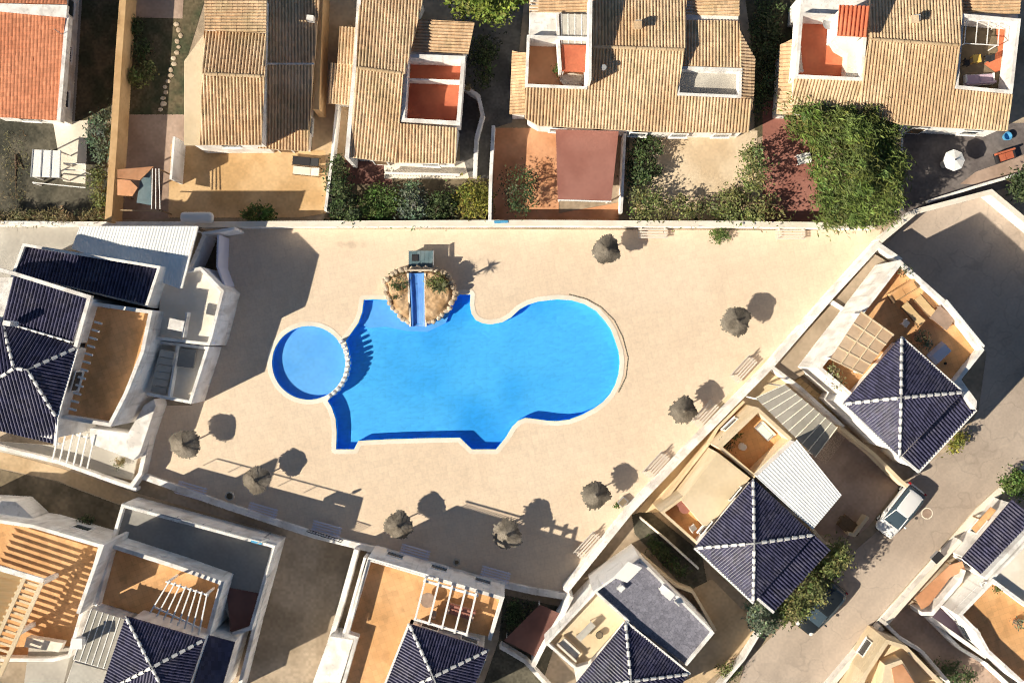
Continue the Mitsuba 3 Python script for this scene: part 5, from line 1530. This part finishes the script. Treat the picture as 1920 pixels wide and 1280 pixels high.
# gazebo
g = thing('garden_gazebo', 'orange roofed gazebo with a dark glass side in the brown terrace', 'gazebo')
mz = 2.3
a1, a2, a3, a4 = (220, 316), (290, 312), (262, 345), (220, 334)
for quad, zz in (([(220, 318), (288, 312), (262, 338), (220, 334)], (3.2, 3.2, 3.6, 3.6)), ([(220, 336), (244, 338), (258, 352), (248, 368), (220, 366)], (3.6, 3.6, 3.4, 3.2, 3.2))):
    top = [np.array([*W(*p_, z_), z_]) for p_, z_ in zip(quad, zz)]
    add('roof_panel', hull_box(top + [t_ - [0, 0, .06] for t_ in top]), 'm_orange', g)
add('glass_panel', slab([(262, 340), (282, 320), (284, 385), (256, 380)], 3.1, 3.06), 'm_hut', g)
for i in range(3):
    add('frame_bar', bar([*W(286 + i * 6, 316, 3.2), 3.2], [*W(284 + i * 8, 392, 3.2), 3.2], .06, .06), 'm_paint', g)
for p_ in ((224, 320), (300, 318), (300, 394), (226, 364)):
    add('post', box([*W(*p_, 3.0), 1.55], (.09, .09, 3.09)), 'm_wood', g)
add('frame_bar', bar([*W(226, 394, 3.1), 3.1], [*W(303, 396, 3.1), 3.1], .06, .06), 'm_path', g)
lounger('dark wooden sun lounger, the upper of two in the sandy courtyard', W(574, 303, .4), -.1, 0.03, 'm_dark', 'm_wood', L=2.2, Wd=.75)
lounger('striped wooden sun lounger, the lower of two in the sandy courtyard', W(575, 321, .4), -.1, 0.03, 'm_coping', 'm_wood', L=2.2, Wd=.75)
f = thing('shade_frame', 'white panelled shade frame in the rough upper left lawn', 'pergola')
panel_roof(f, [(62, 280), (114, 282), (112, 334), (58, 332)], 2.3, 3, 'm_paint', bar_mat='m_steel', bw=.08)
for p_ in ((64, 282), (112, 284), (110, 332), (60, 330)):
    add('post', box([*W(*p_, 2.2), 1.1], (.09, .09, 2.18)), 'm_paint', f)
pergola_k = thing('white_pergola', 'thin white trellis lying beside the shade frame', 'trellis')
pergola(pergola_k, [((118, 306), (160, 308)), ((118, 318), (160, 320)), ((60, 342), (160, 352))], 1.6, .07, .08, posts=((120, 306), (158, 320), (62, 342)))
bush('hedge', 'strip of dry pale reed hedge along the far left wall', 'hedge', [(-20, 396), (195, 398), (198, 416), (-20, 416)], .2, 1.6, 'dry', 150, 26, .2, .3, aspect=.18, dome=False)
bush('shrub', 'leafy shrub against the ochre wall in the upper left garden', 'shrub', [(158, 230), (178, 212), (205, 200), (208, 250), (202, 290), (175, 300), (155, 275)], .3, 2.2, 'grey', 60, 26, .24, .24)
bush('shrub', 'thin shrub below the leafy one at the ochre wall', 'shrub', [(165, 315), (198, 310), (198, 400), (175, 395)], .2, 1.6, 'olive', 46, 24, .22, .2)
bush('shrub', 'dry brown vine sprawling in the rough upper left lawn', 'vine', [(5, 250), (40, 240), (50, 330), (40, 380), (6, 370)], .0, .5, 'dry', 30, 18, .3, .2, aspect=.2)
for i, (x, y) in enumerate(((250, 50), (262, 95), (252, 150), (275, 130))):
    bush('shrub', ['round dark shrub at the top of the shaded garden', 'dark shrub second from the top in the shaded garden', 'mottled shrub lowest in the shaded garden', 'mottled shrub in the middle of the shaded garden'][i], 'shrub', blob(x, y, 15, 18), .1, 1.1, 'dark' if i < 2 else 'olive', 22, 22, .22, .22)
bush('shrub', 'bright green shrub at the foot of the sandy courtyard', 'shrub', [(450, 398), (470, 386), (505, 384), (512, 400), (505, 414), (460, 416)], .2, 1.3, 'mid', 34, 26, .2, .24)
# row of shrubs
bush('shrub', 'tall dark shrub at the left end of the shrub row', 'shrub', [(617, 300), (632, 285), (645, 296), (648, 345), (665, 360), (680, 412), (612, 414), (612, 350)], .2, 2.6, 'dark', 90, 28, .24, .26)
bush('shrub', 'round bright green shrub in the shrub row', 'shrub', blob(712, 382, 40, 34), .2, 2.0, 'mid', 80, 30, .24, .2)
bush('shrub', 'grey green shrub right of the round bright one in the row', 'shrub', blob(775, 382, 30, 34), .2, 2.0, 'grey', 60, 28, .26, .26)
bush('shrub', 'darker grey green shrub fourth in the shrub row', 'shrub', blob(826, 384, 30, 30), .2, 1.9, 'dark', 60, 28, .26, .24)
bush('shrub', 'yellowish green shrub at the right end of the shrub row', 'shrub', [(852, 362), (868, 340), (900, 338), (918, 350), (918, 400), (890, 414), (858, 408)], .2, 2.3, 'yellow', 70, 28, .24, .24)
bush('tree', 'sunlit yellow green tree over the grey lane at the top edge', 'tree', [(838, -40), (845, 5), (865, 18), (890, 25), (905, 40), (925, 30), (940, 40), (960, 20), (985, 0), (985, -40)], 2.6, 5.2, 'bright', 110, 34, .34, .36, zt=4.5)
bush('vine', 'dark creeper in the shaded lane below the tree', 'vine', [(880, 60), (935, 60), (930, 150), (905, 165), (885, 120)], .1, 1.2, 'dark', 40, 24, .26, .24)
bush('shrub', 'dark spreading shrub on the terracotta patio', 'shrub', [(945, 330), (975, 310), (1000, 320), (1010, 360), (1000, 395), (955, 400)], .2, 2.6, 'dark', 50, 24, .26, .2)
bush('hedge', 'dark ragged hedge along the top wall, middle part', 'hedge', [(1175, 375), (1190, 350), (1225, 352), (1245, 375), (1275, 362), (1310, 384), (1345, 368), (1385, 352), (1415, 372), (1445, 362), (1482, 405), (1470, 418), (1180, 414)], .2, 1.9, 'olive', 120, 34, .30, .24)
bush('shrub', 'olive green shrub above the ragged hedge', 'shrub', [(1398, 275), (1425, 255), (1440, 300), (1450, 350), (1410, 365), (1395, 330)], .2, 4.2, 'olive', 60, 26, .26, .24)
bush('shrub', 'dark ivy mass right of the flat red awning', 'vine', [(1182, 255), (1240, 250), (1245, 330), (1200, 360), (1180, 350)], .3, 1.8, 'dark', 60, 26, .28, .26)
bush('shrub', 'dark creeper filling the gap between the third and fourth tan houses', 'vine', [(1420, 0), (1470, 0), (1455, 120), (1440, 210), (1420, 220), (1415, 110)], .1, 1.4, 'dark', 80, 26, .3, .28)
bush('large_bush', 'large shaggy olive green bush beside the parasol garden', 'bush', [(1486, 178), (1510, 182), (1560, 195), (1600, 180), (1650, 198), (1690, 215), (1688, 260), (1702, 300), (1690, 350), (1700, 385), (1690, 412), (1620, 418), (1545, 414), (1548, 360), (1536, 320), (1545, 285), (1530, 255), (1500, 238), (1484, 210)], .8, 6.2, 'lush', 640, 36, .30, .46, aspect=.2, dirs=(.35, -.55, .4), zt=4.4)
pt = thing('garden_parasol', 'pale blue white parasol in the shaded garden at the top right', 'parasol')
c = W(1790, 300, 2.3)
nn = 8
vv = [[0, 0, .38]] + [[.84 * math.cos(2 * math.pi * i / nn), .84 * math.sin(2 * math.pi * i / nn), 0] for i in range(nn)] + [[0, 0, .34]] + [[.83 * math.cos(2 * math.pi * i / nn), .83 * math.sin(2 * math.pi * i / nn), -.03] for i in range(nn)]
for i in range(nn):
    j = (i + 1) % nn
    f_ = [[0, 1, 2], [0, 2, 1]]
    tri = np.array([vv[0], vv[1 + i], vv[1 + j], vv[9], vv[10 + i], vv[10 + j]]) * [1, 1, 1] + [*c, 2.15]
    add('panel', hull_box(tri), 'm_paint' if i % 2 else 'm_sheet', pt)
add('pole', cyl(c, .03, .05, 2.62, n=8), 'm_steel', pt)
add('foot', cyl(c, .3, .03, .12), 'm_concrete', pt)
add('finial', cyl(c, .07, 2.54, 2.68, .03), 'm_dark', pt)
table('white square table on the pink patio beside the large bush', W(1508, 297, .8), (1.1, .8), .2, .03)
chair('dark chair right of the white table on the pink patio', W(1527, 290, .5), -1.4, .03, 'm_dark')
sofa('red garden seat right of the shaded parasol garden', W(1886, 292, .5), (1.5, .8), .3, 'm_redfloor', 'm_dark', .03)
bush('tree', 'dark tree clipped by the right edge beside the street wall', 'tree', blob(1925, 345, 24, 26), .8, 2.6, 'dark', 50, 28, .28, .26)

# ================================================================== STREET SIDE PLANTS
bush('shrub', 'leafy shrub at the lower corner of the right middle house', 'shrub', blob(1438, 1160, 32, 34), .2, 4.4, 'grey', 110, 28, .24, .26)
bush('hedge', 'long sunlit hedge between the right middle house and the street', 'hedge', [(1470, 1150), (1500, 1120), (1540, 1075), (1570, 1040), (1590, 1022), (1600, 1040), (1570, 1085), (1520, 1140), (1480, 1180)], .2, 5.2, 'olive', 230, 28, .28, .27, zt=3.8)
bush('shrub', 'yellow green shrub at the foot of the upper right house', 'shrub', [(1795, 815), (1812, 808), (1815, 825), (1792, 850), (1775, 850)], .1, 1.4, 'yellow', 28, 24, .2, .2)
bush('tree', 'green tree at the right edge above the far right house', 'tree', blob(1915, 908, 26, 24), .5, 2.8, 'mid', 50, 28, .26, .26)
bush('shrub', 'small shrub in the shaded corner at the bottom of the tan drive', 'shrub', blob(1366, 1258, 20, 14), .1, 1.0, 'olive', 22, 24, .2, .2)
bush('shrub', 'dark shrub in the brown side drive at the bottom right', 'shrub', [(1755, 1245), (1785, 1240), (1830, 1262), (1825, 1290), (1770, 1280)], .1, 1.0, 'dark', 36, 24, .24, .22)
bush('shrub', 'green tuft in the earthy yard at the lower left', 'shrub', blob(158, 978, 16, 12), .05, .8, 'dark', 14, 22, .18, .18)
bush('shrub', 'small red flowered shrub by the wall of the left house', 'shrub', blob(222, 868, 9, 14), .2, 1.0, 'dry', 14, 20, .13, .14)
bush('shrub', 'low dark shrub left of the dark red cover', 'shrub', [(950, 1130), (1000, 1130), (985, 1155), (950, 1190)], .1, 1.1, 'dark', 36, 24, .22, .22)
bush('shrub', 'green clump in the shaded lawn strip between the diagonal houses', 'shrub', [(1210, 1000), (1235, 1010), (1290, 1070), (1280, 1085), (1220, 1030)], .05, .7, 'dark', 40, 24, .2, .2)


# ================================================================== SMALL CLUTTER
def pot_plant(label, px, py, z, pal='dark', r_=.22, h_=.7, matr='m_orange'):
    k = thing('potted_plant', label, 'potted plant')
    c = W(px, py, z + .3)
    add('pot', cyl(c, r_ * .75, z + .002, z + .36, r_, 14), matr, k)
    pts_ = np.array([c[0], c[1], z + .36 + h_ * .5]) + rng.normal(0, 1, (110, 3)) * [r_ * .8, r_ * .8, h_ * .3]
    pts_[:, 2] = np.maximum(pts_[:, 2], z + .38)
    m, col = leaf_mesh(pts_, .2, .35, pal=pal)
    add('leaves', m, 'm_leaf', k, color=col)


pot_plant('tall dark potted plant in the top corner of the upper right terrace', 1690, 508, 6.3, 'dark', .32, 1.2)
pot_plant('dark potted plant beside the tip of the hip roof on the upper right terrace', 1722, 632, 6.3, 'dark', .4, 1.0)
pot_plant('grey green potted plant next to the covered barbecue', 1735, 645, 6.3, 'grey', .26, .6)
pot_plant('dark potted plant at the left corner of the dark courtyard terrace', 1362, 832, 3.0, 'dark', .34, .8)
pot_plant('second potted plant along the left wall of the dark courtyard terrace', 1378, 815, 3.0, 'mid', .26, .6)
pot_plant('potted plant in the middle of the orange terrace at the right edge', 1906, 1166, 4.0, 'grey', .28, .6)
pot_plant('small potted plant at the top end of the orange terrace at the right edge', 1868, 1102, 4.0, 'olive', .22, .5)
pot_plant('potted red geranium on the curved wall by the second tan house', 878, 166, 1.5, 'dry', .2, .4)
pot_plant('dark potted plant in the middle of the patio under the translucent awning', 1045, 132, 2.6, 'mid', .2, .6)
bush('vine', 'dark reddish creeper spilling over the lower corner of the upper right terrace', 'vine', [(1540, 690), (1556, 676), (1566, 700), (1578, 722), (1560, 730)], 6.3, 7.2, 'dry', 22, 24, .18, .18)
chair('white chair in the lower corner of the upper right terrace', W(1562, 708, 7.0), 1.0, 6.3)
mh = thing('manhole_cover', 'round manhole cover on the street beside the white car', 'manhole cover')
c = W(1738, 962)
add('frame', cyl(c, .46, .002, .018, n=28) - cyl(c, .38, -.1, .1, n=28), 'm_coping', mh)
add('lid', cyl(c, .378, .002, .016, n=28), 'm_pave', mh)
bt = thing('blue_cover', 'small bright blue cover lying on the top boundary wall', 'tarpaulin')
add('sheet', slab([(926, 414), (952, 413), (953, 418), (927, 419)], 1.83, 1.79), 'm_blue', bt)
bt = thing('blue_towel', 'pale blue towel over the parapet corner of the grey roof deck', 'towel')
add('cloth', slab([(472, 1008), (492, 1013), (490, 1021), (470, 1016)], 4.04, 3.955), 'm_blue', bt)
bk = thing('blue_tub', 'blue tub under the eaves of the top right house', 'tub')
c = W(1888, 256, .3)
add('shell', cyl(c, .26, .02, .5, .34, 18) - cyl(c, .22, .06, .6, .30, 18), 'm_blue', bk)
for i, (x, y, z, lab) in enumerate(((1846, 1096, 4.4, 'white plastic tub on the wall end above the orange terrace at the right edge'), (1440, 1000 + 8, 0, ''))):
    if not lab:
        continue
    k = thing('white_tub', lab, 'tub')
    c = W(x, y, z + .3)
    add('shell', cyl(c, .2, z + .002, z + .4, .26, 16) - cyl(c, .17, z + .05, z + .5, .23, 16), 'm_paint', k)

# ================================================================== CARS
def car(label, px, py, rot, paint, L=4.45, Wd=1.8, Ht=1.55):
    k = thing('parked_car', label, 'car')
    x, y = W(px, py, .8)
    M = T().translate([x, y, 0]).rotate([0, 0, 1], math.degrees(rot))
    hw = Wd / 2

    def loft(st):
        rows = []
        for (sx, w_, zb, zt, wt) in st:
            pr = [(-w_ * .93, zb), (-w_, zb + (zt - zb) * .35), (-w_ * .99, zb + (zt - zb) * .75), (-wt, zt), (0, zt + .03), (wt, zt), (w_ * .99, zb + (zt - zb) * .75), (w_, zb + (zt - zb) * .35), (w_ * .93, zb)]
            rows.append([(sx, a_, b_) for a_, b_ in pr])
        R = np.array(rows)
        n_, m_ = R.shape[:2]
        ff = []
        for i in range(n_ - 1):
            for j in range(m_):
                j2 = (j + 1) % m_
                ff += [[i * m_ + j, (i + 1) * m_ + j, (i + 1) * m_ + j2], [i * m_ + j, (i + 1) * m_ + j2, i * m_ + j2]]
        for e, o in ((0, 1), (n_ - 1, -1)):
            for j in range(1, m_ - 1):
                ff.append([e * m_, e * m_ + j, e * m_ + j + 1][::o])
        return trimesh.Trimesh(R.reshape(-1, 3), ff, process=False)
    h2 = L / 2
    body = loft([(-h2, hw * .62, .44, .70, hw * .5), (-h2 + .05, hw * .80, .36, .80, hw * .68), (-h2 + .2, hw * .93, .27, .93, hw * .80), (-h2 + .7, hw, .22, .98, hw * .88), (-.3, hw, .20, 1.0, hw * .90), (.75, hw, .20, .98, hw * .88),
                 (1.35, hw * .98, .22, .91, hw * .82), (h2 - .40, hw * .94, .25, .80, hw * .76), (h2 - .16, hw * .84, .30, .70, hw * .66), (h2 - .05, hw * .70, .38, .62, hw * .54), (h2, hw * .50, .46, .56, hw * .38)])
    add('body', body, paint, k, smooth=40, to_world=M)
    cab = loft([(-h2 + .16, hw * .74, .90, 1.0, hw * .66), (-h2 + .34, hw * .86, .92, Ht - .22, hw * .60), (-h2 + .62, hw * .91, .94, Ht - .08, hw * .62), (-.7, hw * .93, .94, Ht - .05, hw * .64), (.15, hw * .93, .94, Ht - .09, hw * .61), (.75, hw * .90, .94, 1.23, hw * .66), (1.30, hw * .84, .92, .975, hw * .72)])
    add('windows', cab, 'm_carglass', k, label='dark glazing all round the cabin', smooth=30, to_world=M)
    roof = loft([(-h2 + .46, hw * .52, Ht - .16, Ht - .12, hw * .44), (-h2 + .55, hw * .62, Ht - .12, Ht - .06, hw * .56), (-h2 + .9, hw * .67, Ht - .07, Ht - .005, hw * .60), (-.4, hw * .67, Ht - .08, Ht - .005, hw * .60), (.12, hw * .64, Ht - .12, Ht - .05, hw * .57), (.24, hw * .55, Ht - .14, Ht - .09, hw * .48)])
    add('roof', roof, paint, k, smooth=40, to_world=M)
    add('bonnet', loft([(1.32, hw * .74, .93, .985, hw * .70), (1.6, hw * .72, .87, .925, hw * .68), (h2 - .42, hw * .66, .77, .855, hw * .62), (h2 - .22, hw * .50, .70, .775, hw * .46)]), paint, k, smooth=30, to_world=M)
    for s in (-1, 1):
        def b3(a_, b_, w_=.07, h_=.05):
            return bar(a_, b_, w_, h_)
        add('pillar', b3((1.26, s * hw * .79, .98), (.20, s * hw * .635, Ht - .085)), paint, k, to_world=M)
        add('pillar', b3((-.45, s * hw * .87, 1.0), (-.45, s * hw * .63, Ht - .08), .1, .05), paint, k, to_world=M)
        add('pillar', b3((-h2 + .3, s * hw * .80, 1.0), (-h2 + .6, s * hw * .61, Ht - .09), .14, .09), paint, k, to_world=M)
        add('wing_mirror', m3.Manifold.sphere(1, 12).scale((.09, .12, .08)).translate((.85, s * (hw + .1), 1.02)), paint, k, smooth=40, to_world=M)
        add('headlight', m3.Manifold.sphere(1, 12).scale((.22, .16, .1)).translate((h2 - .22, s * hw * .72, .66)), 'm_lamp', k, smooth=40, to_world=M)
        add('tail_light', m3.Manifold.cube((.12, .16, .34), True).translate((-h2 + .10, s * hw * .82, .80)), 'm_taillamp', k, to_world=M)
        for ax in (-h2 + .78, h2 - .82):
            ty = m3.Manifold.cylinder(.2, .31, .31, 22, True).rotate((90, 0, 0)).translate((ax, s * (hw - .09), .31))
            w_ = add('wheel', ty, 'm_rubber', k, to_world=M)
            add('rim', m3.Manifold.cylinder(.03, .19, .19, 14, True).rotate((90, 0, 0)).translate((ax, s * (hw + .026), .31)), 'm_steel', w_, to_world=M)
    add('bumper', m3.Manifold.batch_hull([m3.Manifold.cube((.1, Wd * .62, .16), True).translate((h2 - .02, 0, .36)), m3.Manifold.cube((.1, Wd * .8, .16), True).translate((h2 - .2, 0, .36))]), 'm_dark', k, to_world=M)
    add('grille', m3.Manifold.cube((.04, .7, .1), True).translate((h2 - .0, 0, .52)), 'm_dark', k, to_world=M)
    return k


car('white hatchback parked half in the sun at the street edge', 1689, 957, math.atan2(-84, -64) , 'm_carwhite')
car('dark car parked in the shade under the hedge', 1541, 1140, math.atan2(-98, -80), 'm_cardark')
